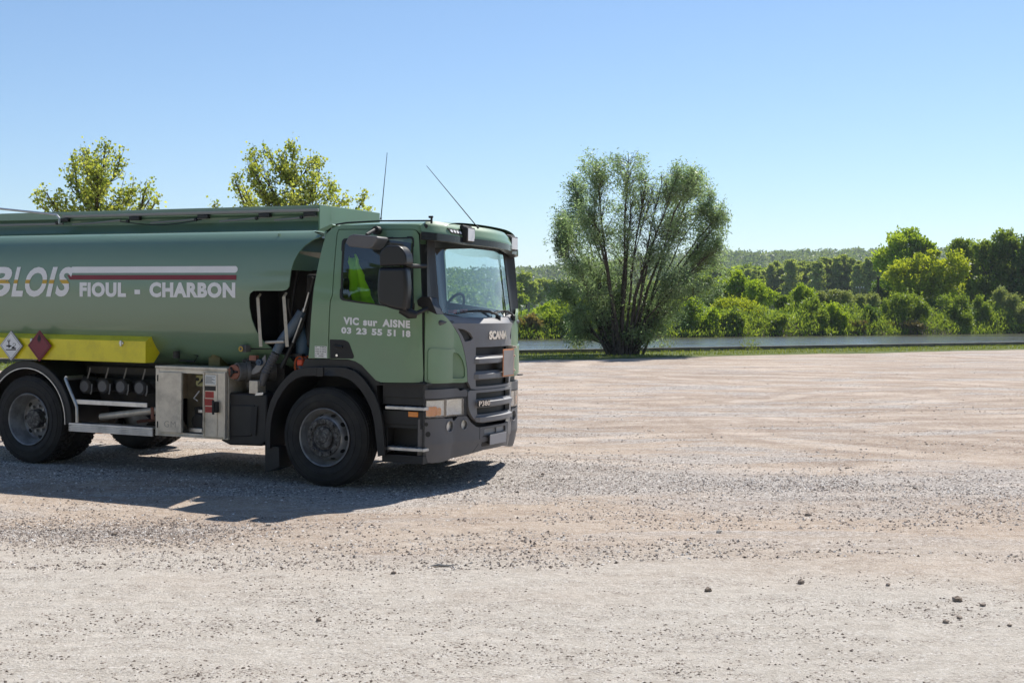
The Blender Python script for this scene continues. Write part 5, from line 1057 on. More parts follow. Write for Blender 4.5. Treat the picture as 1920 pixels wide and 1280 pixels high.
# ---- cab front. surface coordinates: t along the plan outline, z up
def ff(x, y):      # photo pixel -> (t, z) on the front outline
    best = None
    for t, (a, b) in zip(PF.t, PF.P):
        if t > .72 or t < -1.5: continue
        p = TO + TF * a + TL * b + TU * 1.2 - Vector((0, 0, H)); X = 960 + FPX * p.x / p.dot(CD)
        if best is None or abs(X - x) < best[0]: best = (abs(X - x), t, a, b)
    _, t, a, b = best
    r = CD * FPX + Vector((x - 960, 0, 0)) - CV * (y - 640); p = TO + TF * a + TL * b; k = p.dot(Vector((r.x, r.y, 0)).normalized()) / Vector((r.x, r.y, 0)).length
    return (t, (H + r.z * k - TO.z) - (TF.z * a))
def zz1(x, y): return (780 + x / 8, 580 + y / 8)
def zz2(x, y): return (780 + x / 8, 720 + y / 8)
def fpoly(pts): return [ff(*p) for p in pts]
def sym(poly): return [(-t, z) for t, z in poly[::-1]]
# green corner panels
cpan = [(-1.185, 1.905), (-1.10, 1.895), (-1.0, 1.855), (-.90, 1.80), (-.80, 1.735), (-.74, 1.69), (-.68, 1.61), (-.635, 1.52), (-.60, 1.415), (-.565, 1.27), (-.555, 1.125), (-.60, 1.115), (-1.10, 1.125), (-1.16, 1.135), (-1.185, 1.15)]
scoop = rounded([(-.80, 1.16), (-.60, 1.16), (-.60, 1.26), (-.635, 1.36), (-.70, 1.435), (-.78, 1.44), (-.80, 1.42)], [.02, .03, .02, .03, .05, .05, .03], 3)
for mir in (False, True):
    o = wrap('corner_panel', cpan, front, GREEN, TR, holes=[scoop], du=.05, dv=.08, th=.03, mirror=mir, ang=40); b = o.modifiers.new('bevel', 'BEVEL'); b.width = .008; b.segments = 2; b.limit_method = 'ANGLE'; b.angle_limit = .7
    bl = rounded([(-1.155, 1.15), (-.585, 1.15), (-.585, 1.27), (-.62, 1.37), (-.69, 1.455), (-.78, 1.475), (-.9, 1.47), (-1.155, 1.49)], [.03, .02, .02, .03, .04, .06, .06, .05], 3)
    o2 = wrap('air_deflector', bl, front, GREEN, o, holes=[inset(scoop, .97)], du=.05, dv=.08, th=.03, d=.014, mirror=mir, ang=40); b = o2.modifiers.new('bevel', 'BEVEL'); b.width = .012; b.segments = 3; b.limit_method = 'ANGLE'; b.angle_limit = .7
    wrap('deflector_inner', inset(scoop, 1.08), lambda u, v, d: front(u, v, d + (u + .80) * .22), GREEN, o, du=.05, dv=.1, th=.01, d=-.045, mirror=mir); wrap('deflector_slot', rect(-.81, -.775, 1.18, 1.41), front, INK, o, du=1, dv=1, th=.01, d=-.02, mirror=mir)
for mir in (False, True): wrap('shut_line', rect(-1.215, -1.16, 1.13, 1.90), front, INK, TR, du=.02, dv=.2, th=.004, d=-.028, mirror=mir)
# grey upper grille panel with louvres
gp = [(-.80, 1.735), (-.735, 1.69), (-.675, 1.61), (-.63, 1.52), (-.595, 1.415), (-.56, 1.27), (-.55, 1.125), (-.53, 1.10), (-.50, 1.045), (-.42, 1.035)]
gpan = gp + [(-t, z) for t, z in gp[::-1]]; top = [(.70, 1.742), (.35, 1.738), (0, 1.737), (-.35, 1.738), (-.70, 1.742)]
slots = [[(-.43, 1.395), (.43, 1.395), (.43, 1.485), (-.43, 1.485)], [(-.43, 1.222), (.43, 1.222), (.43, 1.31), (-.43, 1.31)], [(-.42, 1.065), (.42, 1.065), (.43, 1.138), (-.43, 1.138)]]
eye = rounded([(-.70, 1.688), (-.61, 1.677), (-.52, 1.64), (-.475, 1.585), (-.50, 1.56), (-.595, 1.545), (-.635, 1.61)], .012, 2)
UG = wrap('upper_grille', gpan + top, front, GREYP, TR, holes=[rounded(s, .012, 2) for s in slots] + [eye, sym(eye)], du=.06, dv=.08, th=.04, ang=40); b = UG.modifiers.new('bevel', 'BEVEL'); b.width = .009; b.segments = 2; b.limit_method = 'ANGLE'; b.angle_limit = .7
for e in (eye, sym(eye)): wrap('grille_recess', inset(e, 1.1), front, BLACKP, UG, du=.1, dv=.1, th=.01, d=-.03)
wrap('grille_mesh', rect(-.46, .46, 1.04, 1.5), front, INK, UG, du=.1, dv=.2, th=.01, d=-.06)
for z in (1.333, 1.168):       # louvre bars with a sloping top
    def lv(u, v, d, z=z): return front(u, z + v, d)
    f = MB(); V = []; F = []; n = 24
    for i in range(n + 1):
        t = -.455 + .91 * i / n; k = 1 if .02 < i / n < .98 else 0
        for zz, d in ((.062, -.02), (.030, .030 * k + .004), (-.018, .030 * k + .004), (-.030, -.01)): V.append(front(t, z + zz, d))
    for i in range(n):
        for j in range(3): F.append((i * 4 + j, (i + 1) * 4 + j, (i + 1) * 4 + j + 1, i * 4 + j + 1))
    f.add(V, F); f.add([front(-.455, z + a, b) for a, b in ((.062, -.02), (.03, .004), (-.018, .004), (-.03, -.01))], [(0, 1, 2, 3)]); part(f, 'grille_louvre', GREYP, UG, ang=25)
o = wrap('badge_letters', None, front, CHROME, UG, du=.05, dv=9, th=.01, d=.012, tri=fit(text_mesh('SCANIA', .06, 0, .98), -.205, .255, 1.565, 1.658))
# lower grille
lg = rounded([(-.555, 1.03), (.555, 1.03), (.545, .80), (.40, .675), (-.40, .675), (-.545, .80)], [.03, .03, .10, .10, .10, .10], 4)
ls = [[(-.43, .925), (.43, .925), (.43, 1.0), (-.43, 1.0)], [(-.41, .765), (.41, .765), (.42, .84), (-.42, .84)]]
LG = wrap('lower_grille', lg, front, GREYP, TR, holes=[rounded(s, .012, 2) for s in ls], du=.06, dv=.08, th=.05, d=.012, ang=40); b = LG.modifiers.new('bevel', 'BEVEL'); b.width = .014; b.segments = 3; b.limit_method = 'ANGLE'; b.angle_limit = .7
for z in (.885, .722):
    f = MB(); V = []; F = []; n = 24
    for i in range(n + 1):
        t = -.44 + .88 * i / n; k = 1 if .02 < i / n < .98 else 0
        for zz, d in ((.046, -.02), (.016, .034 * k + .014), (-.030, .030 * k + .014)): V.append(front(t, z + zz, d))
    for i in range(n):
        for j in range(2): F.append((i * 3 + j, (i + 1) * 3 + j, (i + 1) * 3 + j + 1, i * 3 + j + 1))
    f.add(V, F); part(f, 'grille_louvre', GREYP, LG, ang=25)
wrap('grille_mesh', rect(-.46, .46, .74, 1.02), front, INK, LG, du=.1, dv=.2, th=.01, d=-.05)
wrap('model_badge', None, front, CHROME, LG, du=.05, dv=9, th=.006, d=.058, tri=fit(text_mesh('P380', .02), -.435, -.245, .862, .915)); wrap('model_badge_plate', rect(-.445, -.235, .852, .922), front, INK, LG, du=.05, dv=9, th=.006, d=.050)
wrap('grille_seam', rect(-.62, .62, 1.028, 1.052), front, INK, TR, du=.06, dv=9, th=.01, d=-.012)
# headlights
hd = rounded([(-1.185, .765), (-.565, .765), (-.565, .965), (-1.185, .965)], .015, 2)
bumper_top = [(-1.19, .762)]
for mir in (False, True):
    H_ = wrap('headlight', hd, front, BLACKP, TR, du=.06, dv=9, th=.02, d=-.085, mirror=mir)
    wrap('headlight_reflector', rect(-.885, -.625, .785, .945), lambda u, v, d: front(u, v, d - .05 * (1 - ((u + .755) / .13) ** 2) * (1 - ((v - .865) / .08) ** 2)), LENS, H_, du=.04, dv=.03, th=.004, d=-.012, mirror=mir, ang=80)
    wrap('indicator_reflector', rect(-1.165, -.905, .785, .945), front, LENS, H_, du=.06, dv=9, th=.004, d=-.018, mirror=mir)
    wrap('indicator_lamp', rounded(rect(-1.165, -1.03, .787, .885), .02, 3), front, ORANGE, H_, du=.06, dv=9, th=.01, d=-.006, mirror=mir); wrap('indicator_lamp', rounded(rect(-1.03, -.965, .790, .870), .02, 3), front, mat('amber_reflector', (.90, .34, .07), .4), H_, du=.06, dv=9, th=.008, d=-.008, mirror=mir)
    wrap('headlight_lens', rounded(rect(-1.172, -.61, .775, .955), .015, 2), front, CLEAR, H_, du=.06, dv=9, th=.003, d=.008, mirror=mir, ang=60)
    wrap('headlight_frame', rounded(rect(-1.185, -.565, .765, .965), .015, 2), front, BLACKP, H_, holes=[rect(-1.168, -.90, .780, .950), rect(-.89, -.615, .780, .950)], du=.06, dv=9, th=.03, d=.004, mirror=mir)
    wrap('headlight_cover_panel', rounded([(-1.22, .968), (-.56, .968), (-.56, 1.03), (-.60, 1.045), (-.66, 1.03), (-.70, 1.06), (-1.22, 1.06)], .01, 2), front, DGREYP, TR, du=.06, dv=9, th=.03, d=.006, mirror=mir)
    wrap('panel_gap', rect(-1.20, -.5, 1.05, 1.13), front, BLACKP, TR, du=.06, dv=9, th=.02, d=-.035, mirror=mir)
# bumper: a sweep of its own section along the outline, lower lip curved under, a crease, and cut-outs for the lamps
fog1 = [(-.825 + .072 * math.cos(a), .668 + .060 * math.sin(a)) for a in np.linspace(0, 2 * math.pi, 20, endpoint=False)]
fog2 = [(-.60 + .046 * math.cos(a), .672 + .052 * math.sin(a)) for a in np.linspace(0, 2 * math.pi, 18, endpoint=False)]
def bmap(t, z, d):
    k = max(0, .50 - z); return front(t, z, d - .016 - .9 * k * k - (.012 if z < .455 else (.012 * (1 - (z - .455) / .03) if z < .485 else 0)))
def lip(t): return .30 + .075 * (1 - min(1, max(0, (abs(t) - .25) / .6))) ** .8 + .01 * (abs(t) > 1.1)
edge = [(t, .762) for t in (-1.25, -.98)] + [(-.93, .762), (-.90, .752), (-.78, .752), (-.745, .715), (-.715, .735), (-.69, .762), (-.57, .762), (-.545, .74), (-.50, .69), (-.42, .640), (-.36, .628)]
bo = edge + [(0, .632)] + [(-t, z) for t, z in edge[::-1]] + [(t, lip(t)) for t in np.linspace(1.25, -1.25, 41)]
plate_rec = rounded(rect(-.27, .27, .545, .605), .015, 2)
BU = wrap('bumper', bo, bmap, DGREYP, TR, holes=[fog1, fog2, sym(fog1), sym(fog2), plate_rec], du=.05, dv=.03, th=.035, d=.020, ang=28); b = BU.modifiers.new('bevel', 'BEVEL'); b.width = .007; b.segments = 2; b.limit_method = 'ANGLE'; b.angle_limit = .8
for fg in (fog1, fog2, sym(fog1), sym(fog2)):
    o = wrap('fog_lamp', inset(fg, 1.05), bmap, LENS, BU, du=9, dv=9, th=.01, d=-.012); wrap('fog_lamp_glass', inset(fg, .97), bmap, CLEAR, BU, du=9, dv=9, th=.003, d=.0)
    rim_ = wrap('fog_lamp_ring', inset(fg, 1.10), bmap, GREYP, BU, holes=[inset(fg, .97)], du=9, dv=9, th=.012, d=.026)
wrap('bumper_grille', inset(plate_rec, 1.08), bmap, GREYC, BU, du=.1, dv=9, th=.01, d=-.002); wrap('bumper_grille_bar', rect(-.006, .006, .545, .605), bmap, DGREYP, BU, du=9, dv=9, th=.01, d=.014)
wrap('number_plate_recess', rounded(rect(-.30, .28, .415, .535), .015, 2), bmap, BLACKP, BU, du=.1, dv=9, th=.004, d=.022)
f = MB(); PLT = [( -.215, .430), (.215, .430), (.215, .535), (-.215, .535)]; V = [(*PF.at(0, .065)[:1], y, z) for y, z in PLT]; x0 = 1.478; f.box(x0, x0 + .006, -.215, .20, .428, .538); part(f, 'number_plate', mat('blanked_plate', (.30, .29, .30), .5), BU, bevel=.002); f = MB(); f.box(x0 - .03, x0, -.20, .21, .44, .52); part(f, 'plate_holder', BLACKP, BU)
for t, z, r0 in ((-1.165, .708, .020), (-1.145, .606, .028)): wrap('bumper_socket', [(t + r0 * math.cos(a), z + r0 * math.sin(a)) for a in np.linspace(0, 6.2, 14)], bmap, INK if r0 > .025 else BLACKP, BU, du=9, dv=9, th=.004, d=.0225)
for sg in (-1, 1): wrap('bumper_seam', [(sg * .352, .50), (sg * .358, .50), (sg * .358, .628), (sg * .352, .628)], bmap, INK, BU, du=9, dv=9, th=.002, d=.0215); wrap('bumper_seam', [(sg * .355, .45), (sg * .361, .45), (sg * .445, lip(.44) + .01), (sg * .438, lip(.44) + .01)], bmap, INK, BU, du=9, dv=.04, th=.002, d=.0215)
# orange-edged hazard plate on its bracket
x0 = 1.502; f = MB(); f.box(x0, x0 + .006, .045, .335, 1.155, 1.455); part(f, 'hazard_plate', mat('orange_plate_edge', (.72, .27, .10), .5), bevel=.002); f = MB(); f.box(x0 + .006, x0 + .008, .058, .322, 1.168, 1.442); part(f, 'hazard_plate_face', mat('greyed_plate', (.36, .32, .30), .5), bpy.data.objects['hazard_plate'])
f = MB(); f.box(x0 - .06, x0 - .002, .315, .355, 1.19, 1.49); f.cyl((x0 + .01, .337, 1.475), .014, -.02, .02, 'x', 10); f.cyl((x0 + .006, .343, 1.375), .010, -.02, .012, 'x', 8); f.cyl((x0 + .006, .343, 1.215), .010, -.02, .012, 'x', 8); part(f, 'plate_bracket', INOX, bpy.data.objects['hazard_plate'])

# ---- windscreen, pillars, cowl
ws = [(-.93, 1.845), (-.80, 1.81), (-.5, 1.785), (0, 1.78), (.5, 1.785), (.80, 1.81), (.93, 1.845), (.90, 2.60), (.5, 2.62), (-.5, 2.62), (-.90, 2.60)]
WS = wrap('windscreen', ws, glassmap, GLASS, TR, du=.06, dv=.12, th=0, ang=70)
wrap('windscreen_band', [(-.90, 2.52), (-.905, 2.60), (.905, 2.60), (.90, 2.52), (.5, 2.545), (-.5, 2.545)], glassmap, INK, WS, du=.06, dv=9, th=.003, d=-.008)
for mir in (False, True):
    pil = [(-.90, 1.84), (-.875, 2.60), (-1.10, 2.68), (-1.26, 2.68), (-1.215, 1.84)]
    def pm(t, z, d):
        if t < -1.0:
            k = min(1, (-1.0 - t) / .2); a = Vector(glassmap(-1.0, z, d)); x1 = 1.195 - .06 * max(0, z - 1.9); b_ = Vector((x1, -(PF.at(-1.17)[1] * -1) + tumble(z) * .9 - 0, z)); p = a.lerp(b_, k); return (p.x, p.y - d * .5, p.z)
        return glassmap(t, z, d)
    wrap('windscreen_pillar', pil, pm, BLACKP, TR, du=.05, dv=.12, th=.012, d=.006, mirror=mir, ang=50)
    wrap('windscreen_gasket', [(-.93, 1.835), (-.90, 1.86), (-.5, 1.803), (0, 1.797), (0, 1.765), (-.5, 1.77), (-.80, 1.79)], glassmap, BLACKP, WS, du=.06, dv=9, th=.012, d=.006, mirror=mir)
# cowl between the grille and the glass
f = MB(); V = []; F = []; ts = np.linspace(-.93, .93, 41)
for t in ts:
    k = .8 / .93; g = glassmap(t * 1.0, 1.80 + .045 * (abs(t) / .93) ** 3, .0); a = front(t * 1.02, 1.738 + .06 * max(0, (abs(t) - .78)) / .15, -.012); m_ = [(g[i] + a[i]) / 2 for i in (0, 1)] + [max(g[2], a[2]) - .012]
    V += [tuple(g), tuple(m_), tuple(a)]
for i in range(len(ts) - 1):
    for j in range(2): F.append((i * 3 + j, (i + 1) * 3 + j, (i + 1) * 3 + j + 1, i * 3 + j + 1))
f.add(V, F); part(f, 'cowl_panel', GREYP, ang=50)
for y0, y1, zt in ((.18, -.62, 1.855), (.82, .16, 1.84)):      # wipers
    b0 = glassmap(y0, 1.79, .05); f = MB(); P = [b0, glassmap(y0 - .03, 1.83, .06), glassmap(y0 - .22, 1.872, .045), glassmap((y0 + y1) / 2, 1.876, .035)]; f.tube(P, [.016, .014, .010, .006], 6); f.cyl(tuple(b0), .03, -.03, .03, 'z', 12); WP = part(f, 'wiper_arm', INK)
    f = MB(); f.tube([glassmap(y0 - .03 + (y1 - y0 + .03) * k, 1.853 + .02 * math.sin(k * math.pi) - .012 * k, .014) for k in np.linspace(0, 1, 12)], .008, 5); f.tube([glassmap(y0 - .1 + (y1 - y0 + .2) * k, 1.868 + .012 * math.sin(k * math.pi), .026) for k in np.linspace(0, 1, 8)], .004, 5); part(f, 'wiper_blade', INK, WP)
# cab interior
f = MB(); f.prism([(1.16, 1.6), (1.30, 1.76), (1.12, 1.83), (.86, 1.84), (.80, 1.72), (.82, 1.5)], -1.0, 1.0); part(f, 'dashboard', DASH, bevel=.03)
f = MB(); f.prism([(.74, 1.72), (.92, 1.86), (1.05, 1.89), (1.0, 1.80), (.85, 1.6)], .25, .85); part(f, 'instrument_hood', DASH, bevel=.03)
f = MB(); c = Vector((.62, .55, 1.86)); u_ = Vector((.42, 0, .90)).normalized(); v_ = Vector((0, 1, 0)); f.tube([tuple(c + (u_ * math.sin(a) + v_ * math.cos(a)) * .225) for a in np.linspace(0, 2 * math.pi, 33)], .016, 8, False); f.tube([tuple(c - v_ * .21), tuple(c + v_ * .21)], .02, 6); f.tube([tuple(c), (.80, .55, 1.66)], .035, 8); part(f, 'steering_wheel', INK)
for y in (-.60, .55):
    f = MB(); f.box(.02, .45, y - .25, y + .25, 1.50, 1.66); f.prism([(.0, 1.60), (.16, 1.60), (.10, 2.22), (-.02, 2.22)], y - .25, y + .25); f.box(-.0, .10, y - .14, y + .14, 2.23, 2.42); part(f, 'seat', SEAT, bevel=.05)
f = MB(); V = []; F = []; nn = 9                             # hi-vis vest hung over the near seat
for i in range(12):
    k = i / 11; z = 2.44 - .60 * k; w0 = .05 + .075 * k + .01 * math.sin(i * 2.1); xc = .20 + .09 * k + .05 * k * k
    for j in range(nn): q = j / (nn - 1); V.append((xc + (q - .5) * 2 * w0, -.93 - .035 * math.sin(q * 9 + k * 3) - .03 * (1 - k), z - .02 * math.sin(q * 5)))
for i in range(11):
    for j in range(nn - 1): F.append((i * nn + j, (i + 1) * nn + j, (i + 1) * nn + j + 1, i * nn + j + 1))
f.add(V, F); o = part(f, 'hi_vis_vest', HIVIS, ang=80); so = o.modifiers.new('cloth', 'SOLIDIFY'); so.thickness = .01
f = MB(); f.box(1.02, 1.16, -.25, .0, 1.845, 1.85); part(f, 'paper_on_dash', WHITEP); f = MB(); f.box(1.06, 1.12, -.40, -.32, 1.84, 1.88); f.box(1.08, 1.14, -.16, -.10, 1.85, 1.89); part(f, 'red_packet', REDL)
f = MB(); f.box(.0, 1.15, -1.08, 1.08, 2.72, 2.735); part(f, 'headliner', GREYC)
# sun visor over the windscreen, its lamps
def vtilt(y): return -.042 * (y / 1.0)
def vz(f0, f1): return lambda t: f0
def vmap(t, v, d):      # v 0..1 over the visor height (0 = lower edge of the smoked strip)
    x, y = PV.at(t, d); z = 2.545 + .035 * 0 + v * .20; x -= .10 * max(0, v - .42) + .10 * max(0, v - .8); return (x - .045, y, z + vtilt(y))
te = 1.225; gv = [(-te, .42), (-te + .02, .75), (-te + .12, .98), (-te + .22, 1.03), (te - .22, 1.03), (te - .12, .98), (te - .02, .75), (te, .42), (1.0, .37), (.5, .33), (0, .32), (-.5, .33), (-1.0, .37)]
VI = wrap('sun_visor', gv, vmap, GREEN, TR, du=.05, dv=.08, th=.02, ang=40); b = VI.modifiers.new('bevel', 'BEVEL'); b.width = .012; b.segments = 3; b.limit_method = 'ANGLE'; b.angle_limit = .7
f = MB(); V = []; F = []; ts = np.linspace(-te + .15, te - .25, 31)
for t in ts: a = vmap(t, 1.02, -.005); V += [a, (min(a[0] - .03, 1.24), a[1] * .985, min(a[2] + .012, 2.772)), (min(a[0] - .08, 1.14), a[1] * .96, 2.762)]
for i in range(len(ts) - 1):
    for j in range(2): F.append((i * 3 + j, (i + 1) * 3 + j, (i + 1) * 3 + j + 1, i * 3 + j + 1))
f.add(V, F); part(f, 'visor_top', GREEN, VI, ang=50)
wrap('smoked_strip', [(-te, 0.02), (-te, .42), (-1.0, .37), (-.5, .33), (0, .32), (.5, .33), (1.0, .37), (te, .42), (te, .02), (0, 0)], vmap, mat('smoked_plastic', (.022, .026, .036), .15, coat=.4), VI, du=.05, dv=.2, th=.006, d=.006)
f = MB(); V = []; F = []; ts = np.linspace(-te, te, 41)
for t in ts: a = vmap(t, .01, .004); b_ = vmap(t, .01, 0); q = PW.at(np.clip(t * .72, -.95, .95), .0); V += [a, (a[0] * .965, a[1] * .965, a[2] - .004), (q[0] - .10, q[1], 2.62 + vtilt(q[1]))]
for i in range(len(ts) - 1):
    for j in range(2): F.append((i * 3 + j, (i + 1) * 3 + j, (i + 1) * 3 + j + 1, i * 3 + j + 1))
f.add(V, F); part(f, 'visor_underside', mat('visor_under', (.10, .11, .10), .35), VI, ang=50)
for y in (-.55, .44):          # square work lamps
    t = y * 1.02; a = Vector(vmap(t, .45, .02)); x = a.x - .025; z = a.z + .01; f = MB(); f.box(x - .03, x + .040, y - .095, y + .095, z - .080, z + .080); f.box(x - .05, x + .0, y - .105, y + .105, z + .06, z + .10); p = part(f, 'roof_work_lamp', INK, VI, bevel=.012); f = MB(); f.box(x + .037, x + .044, y - .078, y + .078, z - .064, z + .064); part(f, 'lamp_lens', mat('frosted_lens', (.88, .86, .86), .35, coat=.3), p, bevel=.004)
for sg in (-1,):
    a = vmap(sg * .84, .58, .006); f = MB()
    wrap('marker_lamp', [(-.86, .46), (-.66, .43), (-.68, .70), (-.90, .73)], vmap, INK, VI, du=.05, dv=9, th=.01, d=.012)
    for k in range(4): wrap('marker_led', [(-.86 + k * .048 + .017 * math.cos(q), .585 - k * .006 + .075 * math.sin(q)) for q in np.linspace(0, 6, 10)], vmap, WHITEP, VI, du=9, dv=9, th=.004, d=.016)
f = MB(); a = Vector(vmap(-1.15, .72, .004)); f.cyl((a.x, a.y - .002, a.z), .022, -.006, .006, 'y', 12); part(f, 'visor_bolt', INK, VI)
# mirrors
for mir in (1,):
    def mk(f):
        if mir < 0: f.mirror_y()
        return f
    def rbody(poly, y0, y1, bev=.05, n_=None): f = MB(); f.prism(poly, y0, y1); return mk(f)
    c = -1.45; body = rounded(sides([(714, 501), (765, 501), (769, 540), (764, 584), (740, 580), (713, 570), (710, 540)], c), [.04, .04, .1, .05, .08, .05, .1], 4); MR = part(rbody(body, -1.51, -1.38), 'door_mirror', MIRP, bevel=.045, seg=4)
    dome = rounded(sides([(718, 499), (768, 497), (768, 478), (757, 461), (730, 460), (717, 474)], c), [.02, .03, .06, .07, .06, .05], 5); part(rbody(dome, -1.52, -1.37), 'wide_angle_mirror', MIRP, MR, bevel=.05, seg=4)
    f = MB(); q = sides([(766, 496), (774, 499), (783, 497.5)], -1.35); f.tube([(q[0][0], -1.42, q[0][1]), (q[1][0], -1.33, q[1][1]), (q[2][0], -1.18, q[2][1])], .022, 8); part(mk(f), 'mirror_arm', BLACKP, MR)
    f = MB(); q = sides([(756, 580), (770, 588), (780, 590)], -1.36); f.tube([(q[0][0], -1.42, q[0][1]), (q[1][0], -1.38, q[1][1]), (q[2][0], -1.34, q[2][1])], [.04, .055, .035], 12); f.tube([(q[2][0] - .02, -1.34, q[2][1] + .01), (q[2][0] + .06, -1.2, q[2][1] + .07)], .022, 8); part(mk(f), 'mirror_arm', BLACKP, MR)
    if mir > 0:
        f = MB(); f.prism(rounded(sides([(784, 563), (792, 556), (808, 557), (822, 590), (806, 583), (786, 573)], -1.2), .012, 3), -1.225, -1.08); part(f, 'mirror_base', BLACKP, MR, bevel=.015)
        cm = sides([(657, 456), (663, 443), (672, 440), (716, 444), (718, 448), (708, 464), (702, 467), (664, 463)], -1.42); f = MB(); f.prism(cm, -1.52, -1.30); CMr = part(f, 'kerb_mirror', DGREYP, bevel=.025, seg=3)
        f = MB(); q = sides([(695, 441), (697, 433)], -1.3); f.tube([(q[0][0], -1.38, q[0][1]), (q[1][0], -1.25, q[1][1] + .01), (q[1][0], -1.14, q[1][1] + .02)], .018, 8); f.cyl((q[1][0], -1.2, q[1][1] + .01), .045, -.03, .03, 'y', 14); part(f, 'kerb_mirror_arm', BLACKP, CMr)
# aerials
def aerial(p0, p1, y):
    a, b = side(*p0, c=y), side(*p1, c=y); f = MB(); f.tube([(a[0], y, a[1]), (a[0] + (b[0] - a[0]) * .05, y, a[1] + (b[1] - a[1]) * .05), (b[0], y, b[1])], [.012, .006, .003], 6); part(f, 'aerial', INK)
aerial((714, 412), (726, 286), .1); aerial((897, 428), (800, 311), -.45)
# rear end and far side
f = MB(); f.box(-6.25, -6.15, -1.2, 1.2, .5, .65); part(f, 'rear_bumper', FRAME); 
for y in (-1.0, 1.0): f = MB(); f.box(-6.28, -6.24, y - .2, y + .2, .75, .9); part(f, 'tail_lamp', REDL)
# ------------------------------------------------------------------ stones and gravel in the yard
M_STONE = mat_noise('stone', (.20, .155, .12), (.42, .355, .30), 30, bump=.5, bs=60); M_PALE = mat_noise('pale_stone', (.42, .38, .33), (.62, .58, .53), 30, bump=.5, bs=60)
M_GRAV = bpy.data.materials.new('gravel_stones'); M_GRAV.use_nodes = True; _n = M_GRAV.node_tree; _a = _n.nodes.new('ShaderNodeAttribute'); _a.attribute_name = 'tone'; _r = _n.nodes.new('ShaderNodeValToRGB')
for i, (p_, c_) in enumerate(((0, (.10, .08, .065)), (.35, (.27, .22, .185)), (.7, (.46, .41, .365)), (1, (.76, .72, .67)))):
    e_ = _r.color_ramp.elements[i] if i < 2 else _r.color_ramp.elements.new(p_)
    e_.position = p_; e_.color = (*c_, 1)
_n.links.new(_a.outputs['Fac'], _r.inputs[0]); _n.links.new(_r.outputs[0], _n.nodes['Principled BSDF'].inputs['Base Color']); _n.nodes['Principled BSDF'].inputs['Roughness'].default_value = .9; _n.nodes['Principled BSDF'].inputs['Specular IOR Level'].default_value = .2
def proto(r, sub=1):
    bm = bmesh.new(); bmesh.ops.create_icosphere(bm, subdivisions=sub, radius=1)
    for v in bm.verts: v.co *= 1 + r.uniform(-.25, .25)
    V = np.array([v.co[:] for v in bm.verts]); F = np.array([[v.index for v in f.verts] for f in bm.faces]); bm.free()
    return V * np.array([1, r.uniform(.7, 1), r.uniform(.45, .75)]), F
def ground_at(px, py):
    d = CD * FPX + Vector((px - 960, 0, 0)) - CV * (py - 640); t = -H / d.z
    for _ in range(3): x, y = d.x * t, d.y * t; z = float(yard_z(np.array([x]), np.array([y]))[0]); t = (z - H) / d.z
    return d.x * t, d.y * t, z
def octa(r):
    V = np.array([(1, 0, 0), (0, 1, 0), (-1, 0, 0), (0, -1, 0), (.1, .1, 1), (0, 0, -.6)]) * (1 + r.uniform(-.3, .3, (6, 1))) + r.uniform(-.15, .15, (6, 3)); V[:, 2] *= r.uniform(.5, .8)
    return V, np.array([(0, 1, 4), (1, 2, 4), (2, 3, 4), (3, 0, 4), (1, 0, 5), (2, 1, 5), (3, 2, 5), (0, 3, 5)])
def gravel(name, label, n, sampler, smin, smax, dark=.5, pw=3., seed=1):
    r = np.random.default_rng(seed); PR = [octa(r) for _ in range(6)]; x, y = sampler(r, n); n = len(x); s = smin + (smax - smin) * r.random(n) ** pw; z = yard_z(x, y) + s * .05
    a = r.random(n) * 6.283; V = []; F = []; T = []; o = 0; k = r.integers(0, 6, n); tn = np.clip(r.normal(dark, .28, n), 0, 1)
    for j, (v, f) in enumerate(PR):
        m = k == j; c, s_ = np.cos(a[m]), np.sin(a[m]); ss = s[m][:, None]; vx = v[None, :, 0] * c[:, None] - v[None, :, 1] * s_[:, None]; vy = v[None, :, 0] * s_[:, None] + v[None, :, 1] * c[:, None]
        W = np.stack([x[m][:, None] + vx * ss, y[m][:, None] + vy * ss, z[m][:, None] + v[None, :, 2] * ss], -1); q = len(W)
        F.append((f[None] + (np.arange(q) * len(v))[:, None, None] + o).reshape(-1, 3)); V.append(W.reshape(-1, 3)); T.append(np.repeat(tn[m], len(f))); o += q * len(v)
    return tag(fast_mesh(name, np.concatenate(V), np.concatenate(F), M_GRAV, smooth=False, attr=np.concatenate(T)), label, 'gravel', kind='stuff')
def smp(y0, y1, f0=.62, k=0.):
    def g(r, n):
        # even in the picture, thinned where clumps leave the ground bare
        u = r.random(n * 3); y = 1 / (1 / y0 + (1 / y1 - 1 / y0) * u); x = (r.random(n * 3) * 2 - 1) * .46 * y; c = vnoise(x * .8, y * 2.2, 41) * .6 + vnoise(x * 3, y * 6, 43) * .4; m = c > k + .25 * r.random(n * 3); x, y = x[m][:n], y[m][:n]; return x, y
    return g
gravel('scattered_gravel', 'thin scatter of small dark and pale stones on the foreground', 20000, smp(5.2, 9.8, k=.38), .0018, .011, .24, 4.0, 5)
gravel('scattered_gravel', 'denser rubble and crumbs along the edge of the pale lane', 22000, smp(9.0, 13.5, k=.40), .0025, .017, .5, 4.5, 6)
def ringg(r, n):
    x = r.uniform(-7, 8.5, n * 2); y = 14.3 - .22 * x - 5 * fbm(x * .25, x * 0 + 7, 3, 2) * .3 + r.normal(size=n * 2) * .95; m = (vnoise(x * 1.2, y * 2.4, 12) + .4 * r.random(n * 2)) > .5; return x[m][:n], y[m][:n]
gravel('loose_gravel_drift', 'drift of loose grey gravel curving across the middle of the yard', 60000, ringg, .003, .015, .66, 3.0, 7)
gravel('scattered_gravel', 'sparse stones on the far half of the yard', 14000, smp(13, 46, k=.42), .004, .025, .5, 4., 8)
